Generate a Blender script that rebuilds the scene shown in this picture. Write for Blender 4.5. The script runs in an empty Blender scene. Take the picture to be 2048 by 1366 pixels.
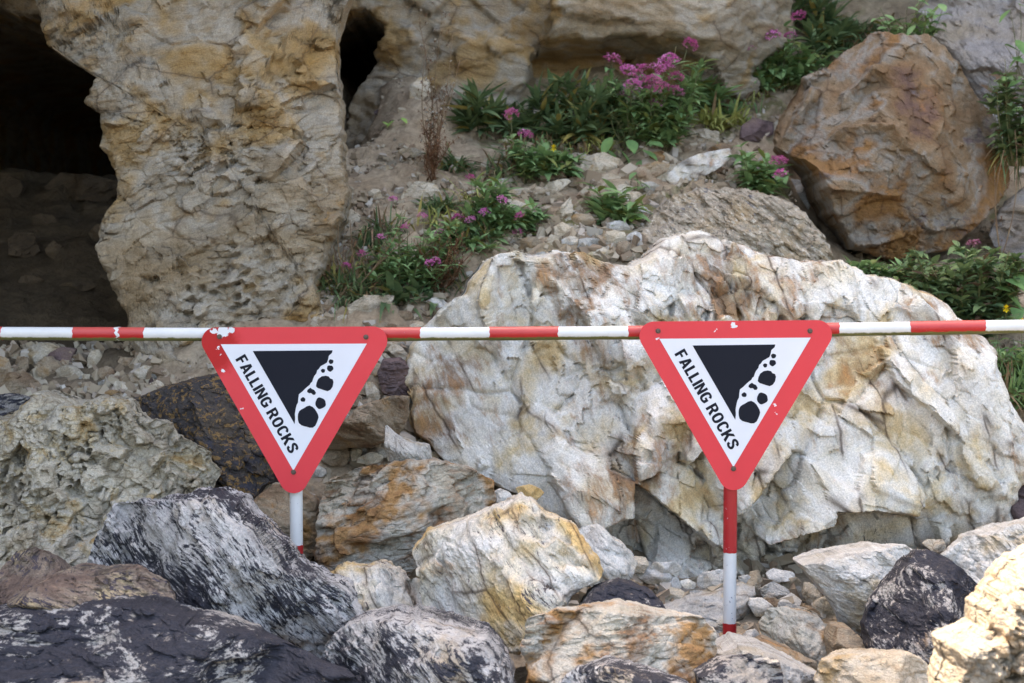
import bpy, math, random
import numpy as np
from mathutils import Vector, Matrix

# ------------------------------------------------------------------ camera, sky, sun, exposure
S = bpy.context.scene
COL = S.collection
CAMZ, PITCH, F = 1.6, math.radians(3.0), 70/36*2048
cam_d = bpy.data.cameras.new('camera'); cam = bpy.data.objects.new('camera', cam_d); COL.objects.link(cam)
cam_d.lens = 70; cam_d.sensor_width = 36; cam_d.clip_start = 0.1; cam_d.clip_end = 2000
cam.location = (0, 0, CAMZ); cam.rotation_euler = (math.pi/2-PITCH, 0, 0)
cam_d.dof.use_dof = True; cam_d.dof.focus_distance = 6.68; cam_d.dof.aperture_fstop = 4.5
S.camera = cam
S.render.resolution_x = 1024; S.render.resolution_y = 683

SUN = Vector((-0.34, 0.46, 0.82)).normalized()          # towards the sun: high, behind the cliff, left
world = bpy.data.worlds.new('World'); S.world = world; world.use_nodes = True
wn = world.node_tree
sky = wn.nodes.new('ShaderNodeTexSky'); sky.sky_type = 'NISHITA'; sky.sun_disc = False
sky.sun_elevation = math.asin(SUN.z); sky.sun_rotation = math.atan2(SUN.x, SUN.y)
sky.air_density = 1.0; sky.dust_density = 4.0; sky.ozone_density = 0.6
bg = wn.nodes['Background']; bg.inputs['Strength'].default_value = 0.15
wn.links.new(sky.outputs['Color'], bg.inputs['Color'])
sun_d = bpy.data.lights.new('sun', 'SUN'); sun_d.energy = 2.0; sun_d.angle = math.radians(0.6); sun_d.color = (1, 0.95, 0.87)
sun = bpy.data.objects.new('sun', sun_d); COL.objects.link(sun)
sun.rotation_euler = SUN.to_track_quat('Z', 'Y').to_euler(); sun.location = (-4, 4, 14)
vs = S.view_settings
vs.view_transform = 'Standard'; vs.look = 'None'; vs.exposure = 2.52; vs.gamma = 1.0
vs.use_white_balance = True; vs.white_balance_temperature = 7600; vs.white_balance_tint = 12
S.cycles.max_bounces = 4; S.cycles.diffuse_bounces = 1; S.cycles.glossy_bounces = 1; S.cycles.transmission_bounces = 2; S.cycles.transparent_max_bounces = 2

# ------------------------------------------------------------------ numeric helpers
RIGHT = np.array([1., 0, 0]); FWD = np.array([0, math.cos(PITCH), -math.sin(PITCH)]); UP = np.array([0, math.sin(PITCH), math.cos(PITCH)])
CAM = np.array([0, 0, CAMZ])
def P(px, py, d):
    return CAM + RIGHT*((px-1024)/F*d) + UP*((683-py)/F*d) + FWD*d

_tab = np.random.RandomState(7).rand(64, 64, 64).astype(np.float32)*2-1
_rot = np.array([[0.36, 0.48, -0.8], [-0.8, 0.6, 0.0], [0.48, 0.64, 0.6]])
def vnoise(p):
    f = np.floor(p); t = (p-f).astype(np.float32); i = f.astype(np.int64) & 63; j = (i+1) & 63
    t = t*t*t*(t*(t*6-15)+10)
    x0, y0, z0 = i[:, 0], i[:, 1], i[:, 2]; x1, y1, z1 = j[:, 0], j[:, 1], j[:, 2]; tx, ty, tz = t[:, 0], t[:, 1], t[:, 2]
    a = _tab[x0, y0, z0]*(1-tx)+_tab[x1, y0, z0]*tx; b = _tab[x0, y1, z0]*(1-tx)+_tab[x1, y1, z0]*tx
    c = _tab[x0, y0, z1]*(1-tx)+_tab[x1, y0, z1]*tx; e = _tab[x0, y1, z1]*(1-tx)+_tab[x1, y1, z1]*tx
    return ((a*(1-ty)+b*ty)*(1-tz)+(c*(1-ty)+e*ty)*tz).astype(np.float64)
def fbm(p, scale, octv=4, gain=0.5, off=0.0):
    q = p@_rot*scale+off; s = 0; a = 1
    for k in range(octv):
        s = s+a*vnoise(q); q = q@_rot*2.03+17.3; a *= gain
    return s

_ico = {}
def ico(level):
    if level in _ico: return _ico[level]
    t = (1+5**.5)/2
    v = np.array([(-1, t, 0), (1, t, 0), (-1, -t, 0), (1, -t, 0), (0, -1, t), (0, 1, t), (0, -1, -t), (0, 1, -t), (t, 0, -1), (t, 0, 1), (-t, 0, -1), (-t, 0, 1)], float)
    f = np.array([(0, 11, 5), (0, 5, 1), (0, 1, 7), (0, 7, 10), (0, 10, 11), (1, 5, 9), (5, 11, 4), (11, 10, 2), (10, 7, 6), (7, 1, 8), (3, 9, 4), (3, 4, 2), (3, 2, 6), (3, 6, 8), (3, 8, 9), (4, 9, 5), (2, 4, 11), (6, 2, 10), (8, 6, 7), (9, 8, 1)])
    v /= np.linalg.norm(v, axis=1)[:, None]
    for _ in range(level):
        e = np.sort(np.vstack([f[:, [0, 1]], f[:, [1, 2]], f[:, [2, 0]]]), 1)
        key = e[:, 0]*len(v)+e[:, 1]; uk, inv = np.unique(key, return_inverse=True)
        a, b = uk//len(v), uk % len(v); m = v[a]+v[b]; m /= np.linalg.norm(m, axis=1)[:, None]
        n = len(f); m0, m1, m2 = inv[:n]+len(v), inv[n:2*n]+len(v), inv[2*n:]+len(v)
        v = np.vstack([v, m])
        f = np.vstack([np.c_[f[:, 0], m0, m2], np.c_[f[:, 1], m1, m0], np.c_[f[:, 2], m2, m1], np.c_[m0, m1, m2]])
    _ico[level] = (v, f); return v, f

def normals(v, f):
    a, b, c = v[f[:, 0]], v[f[:, 1]], v[f[:, 2]]; n = np.cross(b-a, c-a); out = np.empty_like(v)
    for k in range(3):
        out[:, k] = sum(np.bincount(f[:, q], n[:, k], len(v)) for q in range(3))
    return out/np.maximum(np.linalg.norm(out, axis=1)[:, None], 1e-12)

def facet(v, f, K, rng, axes=None, stretch=(1, 1, 1), strength=.8, jitter=.12, off=0.0, groove=0.0, gw=0.01, warp=0.0, wscale=3.0, lim=None, mask=None, pool=None):
    """cut the surface into chiselled plates: nearest seed cells, each pressed to its own plane"""
    n = normals(v, f)
    q = v.copy()
    if warp:
        q = q+warp*np.stack([fbm(v, wscale, 3, off=s) for s in (3.1, 41.7, 77.3)], 1)
    if axes is not None: q = q@np.array(axes).T
    q = (q/np.array(stretch)).astype(np.float32)
    sd = q[rng.choice(len(q) if pool is None else pool, K, replace=False)]
    s2 = (sd*sd).sum(1); idx = np.empty(len(q), int); e = np.empty(len(q))
    step = max(1, int(2e7//K))
    for i in range(0, len(q), step):
        d = s2[None]-2*q[i:i+step]@sd.T; k = d.argmin(1); r = np.arange(len(k)); q2 = (q[i:i+step]**2).sum(1)
        d1 = np.sqrt(np.maximum(d[r, k]+q2, 0)); idx[i:i+step] = k
        if groove: d[r, k] = 1e9; e[i:i+step] = np.sqrt(np.maximum(d.min(1)+q2, 0))-d1
    cnt = np.maximum(np.bincount(idx, minlength=K), 1)
    c = np.stack([np.bincount(idx, v[:, k], K)/cnt for k in range(3)], 1)
    m = np.stack([np.bincount(idx, n[:, k], K)/cnt for k in range(3)], 1)
    m = m/np.maximum(np.linalg.norm(m, axis=1)[:, None], 1e-9)+rng.normal(0, jitter, (K, 3))
    m /= np.linalg.norm(m, axis=1)[:, None]
    t = strength*((c[idx]-v)*m[idx]).sum(1)
    if lim: t = lim*np.tanh(t/lim)
    t2 = off*rng.uniform(-1, 1, K)[idx]
    if groove: t2 -= groove*np.exp(-(e/gw)**2)
    if mask is not None: t = t*mask; t2 = t2*mask
    return v+m[idx]*t[:, None]+n*t2[:, None]

def plates(a, h, dep, K, rng, ang, ratio, size, strength, jit, off, groove, gw, warp, lim, pool=None, mask=None):
    """break a surface given as depth over (a, h) into tilted plates with stepped, recessed edges"""
    p3 = np.stack([a, h, dep*.5], 1)
    wa = a+warp*fbm(p3, 2.4/size, 3, off=3.1); wh = h+warp*fbm(p3, 2.4/size, 3, off=41.7)
    c, s_ = math.cos(ang), math.sin(ang)
    q = np.stack([(wa*c+wh*s_)/ratio, -wa*s_+wh*c, dep*.4], 1).astype(np.float32)
    pool = np.arange(len(q)) if pool is None else pool; pr = np.exp(2.2*fbm(p3[pool], 1.6/size, 2, off=23.)); sd = q[rng.choice(pool, K, replace=False, p=pr/pr.sum())]; s2 = (sd*sd).sum(1)
    idx = np.empty(len(q), int); e = np.empty(len(q)); step = max(1, int(2e7//K))
    for i in range(0, len(q), step):
        d = s2[None]-2*q[i:i+step]@sd.T; k = d.argmin(1); r = np.arange(len(k)); q2 = (q[i:i+step]**2).sum(1)
        d1 = np.sqrt(np.maximum(d[r, k]+q2, 0)); idx[i:i+step] = k; d[r, k] = 1e9; e[i:i+step] = np.sqrt(np.maximum(d.min(1)+q2, 0))-d1
    B = lambda w: np.bincount(idx, w, K); n = np.maximum(B(np.ones(len(a))), 1); am, hm, dm = B(a)/n, B(h)/n, B(dep)/n
    x, y, z = a-am[idx], h-hm[idx], dep-dm[idx]; xx, yy, xy, xz, yz = B(x*x)+1e-7, B(y*y)+1e-7, B(x*y), B(x*z), B(y*z)
    det = np.maximum(xx*yy-xy*xy, 1e-12); gx = np.clip((xz*yy-yz*xy)/det, -1.5, 1.5)+rng.normal(0, jit, K); gy = np.clip((yz*xx-xz*xy)/det, -1.5, 1.5)+rng.normal(0, jit, K)
    t = strength*(gx[idx]*x+gy[idx]*y-z)+rng.uniform(-off, off, K)[idx]
    t = lim*np.tanh(t/lim)
    if groove: t = t+groove*np.exp(-(e/gw)**2)
    return dep+(t if mask is None else t*mask)
def strata(v, f, axis, freq, amp, rng, warp=.04, wscale=2.0):
    n = normals(v, f); u = (v@np.array(axis)+warp*fbm(v, wscale, 3, off=9.2))*freq
    r = rng.uniform(-1, 1, 997); k = np.floor(u).astype(int); fr = u-k; fr = np.clip((fr-.75)/.25, 0, 1)
    h = r[k % 997]*(1-fr)+r[(k+1) % 997]*fr
    return v+n*(amp*h*(0.6+0.6*fbm(v, 3.0, 2, off=5)))[:, None]

def mesh(name, v, f, smooth=True, angle=None):
    me = bpy.data.meshes.new(name); v = np.asarray(v, np.float32); f = np.asarray(f)
    me.vertices.add(len(v)); me.vertices.foreach_set('co', v.ravel())
    k = f.shape[1]; me.loops.add(f.size); me.loops.foreach_set('vertex_index', f.astype(np.int32).ravel())
    me.polygons.add(len(f)); me.polygons.foreach_set('loop_start', np.arange(0, f.size, k, dtype=np.int32))
    me.polygons.foreach_set('use_smooth', np.full(len(f), smooth)); me.update(calc_edges=True)
    if angle: me.set_sharp_from_angle(angle=math.radians(angle))
    return me
def link(name, me, mat, parent=None, loc=(0, 0, 0), rot=None):
    o = bpy.data.objects.new(name, me); COL.objects.link(o); o.location = loc
    if rot is not None: o.rotation_euler = rot.to_euler()
    if mat is not None and not me.materials: me.materials.append(mat)
    if parent: o.parent = parent
    return o
def empty(name, loc=(0, 0, 0)):
    o = bpy.data.objects.new(name, None); o.empty_display_size = .05; COL.objects.link(o); o.location = loc; return o
def tag(o, label, cat, group=None):
    o['label'] = label; o['category'] = cat
    if group: o['group'] = group
    return o

# ------------------------------------------------------------------ materials
class NT:
    def __init__(s, name):
        s.m = bpy.data.materials.new(name); s.m.use_nodes = True; s.t = s.m.node_tree; s.b = s.t.nodes['Principled BSDF']
    def n(s, typ, **kw):
        o = s.t.nodes.new('ShaderNode'+typ)
        for k, v in kw.items(): setattr(o, k, v)
        return o
    def l(s, a, b): s.t.links.new(a, b)
    def val(s, sock, v):
        if isinstance(v, bpy.types.NodeSocket): s.l(v, sock)
        else: sock.default_value = v
    def math(s, op, a, b=0.0, c=0.0):
        o = s.n('Math', operation=op); s.val(o.inputs[0], a); s.val(o.inputs[1], b); s.val(o.inputs[2], c); return o.outputs[0]
    def vmath(s, op, a, b):
        o = s.n('VectorMath', operation=op); s.val(o.inputs[0], a); s.val(o.inputs[1], b); return o.outputs[0]
    def noise(s, vec, scale, detail=4, rough=.55, dist=0.0, col=False):
        o = s.n('TexNoise'); s.l(vec, o.inputs['Vector']); o.inputs['Scale'].default_value = scale; o.inputs['Detail'].default_value = detail
        o.inputs['Roughness'].default_value = rough; o.inputs['Distortion'].default_value = dist
        return o.outputs['Color' if col else 'Fac']
    def step(s, v, lo, hi, a=0., b=1.):
        o = s.n('MapRange', interpolation_type='SMOOTHSTEP'); s.val(o.inputs['Value'], v)
        o.inputs['From Min'].default_value = lo; o.inputs['From Max'].default_value = hi; s.val(o.inputs['To Min'], a); s.val(o.inputs['To Max'], b); return o.outputs[0]
    def mix(s, fac, a, b, mode='MIX'):
        o = s.n('Mix', data_type='RGBA', blend_type=mode); s.val(o.inputs[0], fac)
        for sock, v in ((o.inputs[6], a), (o.inputs[7], b)):
            if isinstance(v, bpy.types.NodeSocket): s.l(v, sock)
            else: sock.default_value = (*v, 1)
        return o.outputs[2]
    def ramp(s, fac, stops):
        o = s.n('ValToRGB'); s.l(fac, o.inputs[0]); e = o.color_ramp.elements
        while len(e) < len(stops): e.new(.5)
        for k, (p, c) in zip(e, stops): k.position = p; k.color = (*c, 1)
        return o.outputs[0]
    def bump(s, h, strength, dist, prev=None):
        o = s.n('Bump'); s.l(h, o.inputs['Height']); o.inputs['Strength'].default_value = strength; o.inputs['Distance'].default_value = dist
        if prev: s.l(prev, o.inputs['Normal'])
        return o.outputs[0]

def rock_mat(name, stops, streak=.5, streakc=((.35, .35, .36), (1.35, 1.32, 1.28)), aniso=7, patch=3.0,
             stain=None, stain_amt=.5, stain_scale=2.6, dark=None, dark_amt=.5, dark_scale=4.0, dark_rag=.25,
             crack=None, crack_scale=(6, 6, 2), crack_w=.018, crack_amt=.7, fleck=None, fleck_amt=.5, fleck_scale=45,
             bump=.5, fine=70, rough=.88, perobj=True):
    t = NT(name); tc = t.n('TexCoord'); v = tc.outputs['Object']
    if perobj:
        oi = t.n('ObjectInfo'); sc = t.n('VectorMath', operation='SCALE'); cx = t.n('CombineXYZ')
        for k, q in enumerate((37.0, 91.0, 53.0)): t.l(t.math('MULTIPLY', oi.outputs['Random'], q), cx.inputs[k])
        v = t.vmath('ADD', v, cx.outputs[0])
    w = t.vmath('SUBTRACT', t.noise(v, 2.2, 2, .6, col=True), (.5, .5, .5))
    w = t.vmath('MULTIPLY', w, (.22, .22, .16)); vw = t.vmath('ADD', v, w)
    va = t.vmath('MULTIPLY', vw, (1, 1, aniso))
    n1 = t.noise(vw, patch, 4, .64); n1 = t.step(n1, .25, .75)
    c = t.ramp(n1, stops)
    if perobj:
        br = t.math('MULTIPLY_ADD', oi.outputs['Random'], .34, .83); cb = t.n('CombineColor')
        for k in range(3): t.l(br, cb.inputs[k])
        c = t.mix(1.0, c, cb.outputs[0], 'MULTIPLY')
    n2 = t.noise(va, 5.5, 5, .72); st = t.ramp(n2, [(.30, streakc[0]), (.46, (.92, .92, .92)), (.56, (1.05, 1.04, 1.03)), (.72, streakc[1])])
    c = t.mix(streak, c, t.mix(1.0, c, st, 'MULTIPLY'))
    if stain:
        k = t.noise(vw, stain_scale, 4, .68); k2 = t.noise(va, 9, 4, .72)
        k = t.math('ADD', t.math('MULTIPLY', k, .7), t.math('MULTIPLY', k2, .3))
        th = .62-.2*stain_amt; k = t.step(k, th, th+.12)
        sc_ = t.ramp(k2, [(.35, tuple(x*.45 for x in stain)), (.55, stain), (.75, tuple(min(1, x*1.9) for x in stain))])
        c = t.mix(t.math('MULTIPLY', k, .85), c, sc_)
    if dark:
        a = t.noise(vw, dark_scale, 3, .62); b = t.noise(va, 24, 5, .74)
        k = t.math('ADD', t.math('MULTIPLY', a, 1-dark_rag), t.math('MULTIPLY', b, dark_rag))
        th = .68-.36*dark_amt; k = t.step(k, th, th+.05)
        c = t.mix(k, c, t.mix(t.noise(v, 60, 1, .6), dark, tuple(x*2.2 for x in dark)))
    if fleck:
        k = t.noise(va, fleck_scale/3, 4, .7); th = .66-.2*fleck_amt; c = t.mix(t.step(k, th, th+.05), c, fleck)
    hb = None
    if crack:
        vc = t.vmath('MULTIPLY', t.vmath('ADD', v, t.vmath('MULTIPLY', t.vmath('SUBTRACT', t.noise(v, 9, 2, .6, col=True), (.5, .5, .5)), (.032, .032, .032))), crack_scale)
        o = t.n('TexVoronoi', feature='DISTANCE_TO_EDGE'); t.l(vc, o.inputs['Vector']); o.inputs['Scale'].default_value = 1.0
        mod = t.step(t.noise(v, 4, 2, .6), .46, .60); d = o.outputs['Distance']
        line = t.math('MULTIPLY', t.step(d, 0.0, crack_w, 1., 0.), mod)
        halo = t.math('MULTIPLY', t.step(d, 0.0, crack_w*4, .42, 0.), mod)
        c = t.mix(halo, c, t.mix(1.0, c, tuple(min(1, x*5+.25) for x in crack), 'MULTIPLY'))
        hb = line; c = t.mix(t.math('MULTIPLY', hb, crack_amt), c, crack)
    g = t.noise(v, 170, 1, .7); c = t.mix(.55, c, t.mix(1.0, c, t.ramp(g, [(.3, (.62, .62, .62)), (.7, (1.35, 1.35, 1.35))]), 'MULTIPLY'))
    t.l(c, t.b.inputs['Base Color']); t.b.inputs['Roughness'].default_value = rough; t.b.inputs['Specular IOR Level'].default_value = .3
    n3 = t.noise(va, fine*.5, 3, .7)
    h = t.math('ADD', t.math('MULTIPLY', n2, .020*bump), t.math('MULTIPLY', n3, .014*bump))
    nb = t.bump(h, 1.0, 1.0)
    t.l(nb, t.b.inputs['Normal'])
    return t.m

M = {}
CR = (.05, .03, .018)
M['cream'] = rock_mat('cream_quartzite', [(.0, (.61, .50, .33)), (.2, (.69, .63, .52)), (.42, (.73, .70, .64)), (.6, (.68, .61, .49)), (.8, (.60, .47, .28)), (1., (.44, .28, .11))], streak=.4, aniso=3, patch=3.2,
    stain=(.24, .115, .04), stain_amt=.6, stain_scale=1.9, crack=CR, crack_scale=(1.5, 1.5, 5.5), crack_w=.034, crack_amt=.75, bump=.28, dark=(.05, .045, .045), dark_amt=.12, dark_scale=3, dark_rag=.45)
M['cliff'] = rock_mat('cliff_schist', [(.0, (.24, .16, .08)), (.3, (.36, .285, .195)), (.5, (.39, .34, .27)), (.72, (.38, .26, .13)), (1., (.33, .185, .055))], streak=.6, aniso=4, patch=1.9,
    stain=(.27, .15, .05), stain_amt=.32, stain_scale=1.3, crack=(.07, .05, .035), crack_scale=(3, 3, 7), crack_w=.02, crack_amt=.55, bump=.55, fine=50, perobj=False)
M['dark'] = rock_mat('dark_slate', [(.0, (.30, .28, .25)), (.4, (.46, .44, .42)), (.7, (.52, .49, .46)), (1., (.36, .27, .17))], streak=.8, aniso=5, patch=3,
    dark=(.022, .022, .028), dark_amt=.56, dark_scale=3.2, dark_rag=.52, stain=(.2, .1, .04), stain_amt=.1, crack=(.03, .025, .02), crack_scale=(5, 5, 9), crack_w=.02, bump=.9, rough=.75)
M['black'] = rock_mat('black_slate', [(.0, (.3, .27, .23)), (.5, (.42, .39, .36)), (1., (.25, .15, .06))], streak=.7, aniso=4, patch=4,
    dark=(.018, .018, .024), dark_amt=.66, dark_scale=4, dark_rag=.5, stain=(.16, .085, .03), stain_amt=.2, bump=.9, rough=.7)
M['darkbrown'] = rock_mat('iron_stained_slate', [(.0, (.05, .045, .045)), (.5, (.07, .06, .055)), (1., (.09, .07, .05))], streak=.5, aniso=1.5, patch=5,
    fleck=(.22, .13, .05), fleck_amt=.62, fleck_scale=120, dark=(.025, .024, .03), dark_amt=.4, dark_scale=7, dark_rag=.6, bump=.8, rough=.8)
M['rust'] = rock_mat('ochre_boulder_rock', [(.0, (.15, .085, .07)), (.25, (.24, .14, .07)), (.45, (.29, .20, .12)), (.58, (.33, .29, .24)), (.78, (.29, .155, .065)), (1., (.34, .18, .06))], streak=.45, aniso=2.5, patch=2.1,
    stain=(.27, .125, .04), stain_amt=.3, stain_scale=3.4, dark=(.10, .075, .07), dark_amt=.25, dark_scale=3, crack=(.06, .04, .03), crack_scale=(3, 3, 5), crack_w=.014, crack_amt=.5, bump=.6)
M['breccia'] = rock_mat('breccia_rock', [(.0, (.34, .28, .2)), (.3, (.46, .40, .30)), (.55, (.50, .45, .36)), (.8, (.50, .40, .25)), (1., (.40, .24, .09))], streak=.5, aniso=2.2, patch=9,
    stain=(.30, .17, .06), stain_amt=.18, stain_scale=7, crack=(.10, .08, .05), crack_scale=(17, 17, 26), crack_w=.05, crack_amt=.5, bump=1.0, fine=60)
M['breccia_pale'] = rock_mat('pale_breccia_rock', [(.0, (.28, .23, .18)), (.35, (.40, .345, .27)), (.7, (.37, .30, .22)), (1., (.34, .24, .14))], streak=.45, aniso=2.0, patch=10,
    dark=(.16, .14, .14), dark_amt=.26, dark_scale=6, dark_rag=.35, crack=(.16, .12, .08), crack_scale=(20, 20, 26), crack_w=.05, crack_amt=.4, bump=1.0, fine=60)
M['pale'] = rock_mat('pale_grey_slate', [(.0, (.42, .36, .27)), (.35, (.52, .49, .44)), (.65, (.56, .54, .50)), (1., (.46, .36, .22))], streak=.7, aniso=6, patch=4,
    stain=(.26, .14, .06), stain_amt=.12, crack=(.10, .08, .06), crack_scale=(4, 4, 9), crack_w=.022, crack_amt=.5, bump=.38, dark=(.07, .065, .07), dark_amt=.13, dark_scale=6, dark_rag=.6)
M['swirl'] = rock_mat('banded_white_orange_rock', [(.0, (.52, .50, .48)), (.3, (.60, .56, .50)), (.52, (.58, .50, .38)), (.7, (.58, .40, .18)), (1., (.44, .25, .08))], streak=.8, aniso=5, patch=2.3,
    stain=(.20, .10, .04), stain_amt=.2, dark=(.06, .05, .05), dark_amt=.32, dark_scale=5, dark_rag=.7, crack=CR, crack_scale=(3, 3, 8), crack_w=.03, bump=.42)
M['rustslab'] = rock_mat('rust_faced_slab_rock', [(.0, (.24, .13, .06)), (.25, (.40, .36, .28)), (.5, (.46, .42, .35)), (.7, (.36, .20, .08)), (1., (.22, .11, .05))], streak=.65, aniso=5, patch=3.2,
    stain=(.19, .085, .03), stain_amt=.62, stain_scale=3.4, crack=CR, crack_scale=(3, 3, 8), crack_w=.028, bump=.45)
M['stripe'] = rock_mat('striped_brown_rock', [(.0, (.10, .07, .06)), (.35, (.18, .12, .09)), (.6, (.26, .20, .15)), (.8, (.42, .32, .19)), (1., (.30, .20, .10))], streak=1., streakc=((.2, .19, .2), (1.8, 1.7, 1.5)), aniso=8, patch=4, dark=(.05, .04, .045), dark_amt=.46, dark_scale=4, dark_rag=.6, bump=.8)
M['speckle'] = rock_mat('speckled_grey_rock', [(.0, (.26, .21, .15)), (.5, (.36, .30, .23)), (1., (.34, .25, .15))], streak=.8, aniso=3.5, patch=5,
    fleck=(.55, .48, .38), fleck_amt=.5, fleck_scale=70, dark=(.10, .10, .11), dark_amt=.3, dark_scale=9, dark_rag=.6, bump=1.0, fine=45)
M['brown'] = rock_mat('brown_stone', [(.0, (.17, .10, .06)), (.3, (.27, .19, .12)), (.6, (.34, .27, .19)), (1., (.33, .18, .06))], streak=.5, aniso=4, patch=6,
    stain=(.28, .14, .045), stain_amt=.35, stain_scale=5, bump=.6)
M['tan'] = rock_mat('tan_stone', [(.0, (.36, .27, .17)), (.4, (.50, .42, .31)), (.7, (.54, .47, .37)), (1., (.45, .31, .15))], streak=.5, aniso=4, patch=6,
    stain=(.36, .19, .06), stain_amt=.22, stain_scale=5, bump=.6, crack=(.12, .09, .06), crack_scale=(6, 6, 14), crack_w=.02, crack_amt=.4)
M['purple'] = rock_mat('purple_brown_stone', [(.0, (.09, .065, .065)), (.5, (.15, .10, .095)), (1., (.20, .14, .10))], streak=.5, aniso=3, patch=5, stain=(.25, .14, .06), stain_amt=.15, bump=.5)
M['cavestone_shaded'] = rock_mat('shaded_cave_floor_stone', [(.0, (.06, .042, .026)), (.5, (.10, .072, .046)), (1., (.13, .09, .05))], streak=.4, patch=6, bump=.5)  # brown stone darkened in its colour to stand in for cave shade
M['greyslab'] = rock_mat('grey_slab_rock', [(.0, (.22, .19, .17)), (.5, (.32, .29, .27)), (1., (.30, .24, .17))], streak=.7, aniso=7, patch=2.5, dark=(.08, .075, .085), dark_amt=.2, dark_scale=2.4, bump=.7)

def dirt_mat():
    t = NT('ground_dirt_and_beach'); g = t.n('NewGeometry'); v = g.outputs['Position']
    n = t.noise(v, 3.5, 8, .65); c = t.ramp(n, [(.28, (.30, .21, .135)), (.45, (.46, .35, .24)), (.6, (.53, .42, .30)), (.75, (.60, .50, .38))])
    k = t.noise(v, 22, 6, .7); c = t.mix(.7, c, t.mix(1., c, t.ramp(k, [(.3, (.5, .47, .44)), (.7, (1.35, 1.33, 1.3))]), 'MULTIPLY'))
    # mossy patch among the plants, dry grassy litter
    mz = t.step(t.noise(v, 4.5, 5, .6), .52, .66)
    sx = t.n('SeparateXYZ'); t.l(v, sx.inputs[0])
    reg = t.math('MULTIPLY', t.step(sx.outputs[0], -.1, .3), t.step(sx.outputs[1], 8.2, 8.8))
    c = t.mix(t.math('MULTIPLY', t.math('MULTIPLY', mz, reg), .75), c, t.mix(k, (.10, .12, .03), (.20, .19, .06)))
    # beach sand in front of the boulders
    bs = t.step(t.math('ADD', sx.outputs[1], t.noise(v, 1.1, 3)), 4.2, 5.6); sand = t.mix(n, (.10, .088, .072), (.16, .142, .12))
    cave_shade = t.math('MULTIPLY', t.step(sx.outputs[0], -1.25, -1.6), t.step(sx.outputs[1], 7.5, 8.3)); c = t.mix(t.math('MULTIPLY', cave_shade, .9), c, t.mix(k, (.035, .024, .014), (.085, .06, .036)))  # soil darkened by position inside the cave: its shade put into the colour
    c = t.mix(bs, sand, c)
    t.l(c, t.b.inputs['Base Color']); t.b.inputs['Roughness'].default_value = .95; t.b.inputs['Specular IOR Level'].default_value = .15
    nb = t.bump(n, .8, .06); nb = t.bump(k, .9, .025, nb); nb = t.bump(t.noise(v, 110, 5, .7), .8, .008, nb)
    t.l(nb, t.b.inputs['Normal']); return t.m
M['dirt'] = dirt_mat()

def leaf_mat(name, a, b, tip=None, trans=.25):
    t = NT(name); g = t.n('NewGeometry'); v = g.outputs['Position']
    n = t.noise(v, 14, 4, .6); c = t.mix(t.step(n, .35, .65), a, b); c = t.mix(.5, c, t.mix(1., c, t.ramp(g.outputs['Random Per Island'], [(0, (.6, .65, .6)), (1, (1.45, 1.35, 1.3))]), 'MULTIPLY'))
    if tip: c = t.mix(t.step(g.outputs['Random Per Island'], .86, .9), c, tip)
    t.l(c, t.b.inputs['Base Color']); t.b.inputs['Roughness'].default_value = .6; t.b.inputs['Specular IOR Level'].default_value = .3
    tr = t.n('BsdfTranslucent'); t.l(c, tr.inputs['Color']); mx = t.n('MixShader'); mx.inputs[0].default_value = trans
    t.l(t.b.outputs[0], mx.inputs[1]); t.l(tr.outputs[0], mx.inputs[2]); t.l(mx.outputs[0], t.t.nodes['Material Output'].inputs[0]); return t.m
M['leaf_dark'] = leaf_mat('dark_narrow_leaf', (0.100, 0.171, 0.078), (0.189, 0.262, 0.113), (.35, .28, .08))
M['leaf_mid'] = leaf_mat('mid_green_leaf', (0.189, 0.332, 0.133), (0.302, 0.458, 0.190), (.22, .25, .07))
M['leaf_light'] = leaf_mat('fresh_green_leaf', (0.278, 0.503, 0.113), (0.454, 0.686, 0.178))
M['leaf_yellow'] = leaf_mat('yellowing_blade', (0.352, 0.389, 0.113), (0.554, 0.549, 0.178), (.42, .30, .08))
M['leaf_broad'] = leaf_mat('broad_bramble_leaf', (0.138, 0.274, 0.101), (0.226, 0.389, 0.133))
M['leaf_shrub'] = leaf_mat('dark_shrub_leaf', (0.114, 0.195, 0.089), (0.215, 0.299, 0.122), (.16, .10, .06))  # own darker green of the right-edge shrubs
M['stem'] = leaf_mat('green_stem', (.12, .14, .06), (.18, .17, .08), trans=0)
M['dry'] = leaf_mat('dry_stalk', (.20, .12, .07), (.33, .23, .13), trans=.1)
M['rufous'] = leaf_mat('red_brown_dry_seed', (.16, .07, .035), (.24, .12, .06), trans=.1)
M['pink'] = leaf_mat('pink_valerian_petal', (.70, .13, .42), (.80, .30, .58), (.42, .06, .22), .2)
M['dullpink'] = leaf_mat('faded_pink_petal', (.42, .12, .22), (.5, .2, .28), (.3, .08, .12), .2)
M['yellow'] = leaf_mat('yellow_petal', (.85, .60, .02), (.9, .68, .04), trans=.2)
M['white_seed'] = leaf_mat('white_seed_tuft', (.62, .58, .5), (.72, .69, .62), trans=.2)

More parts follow.
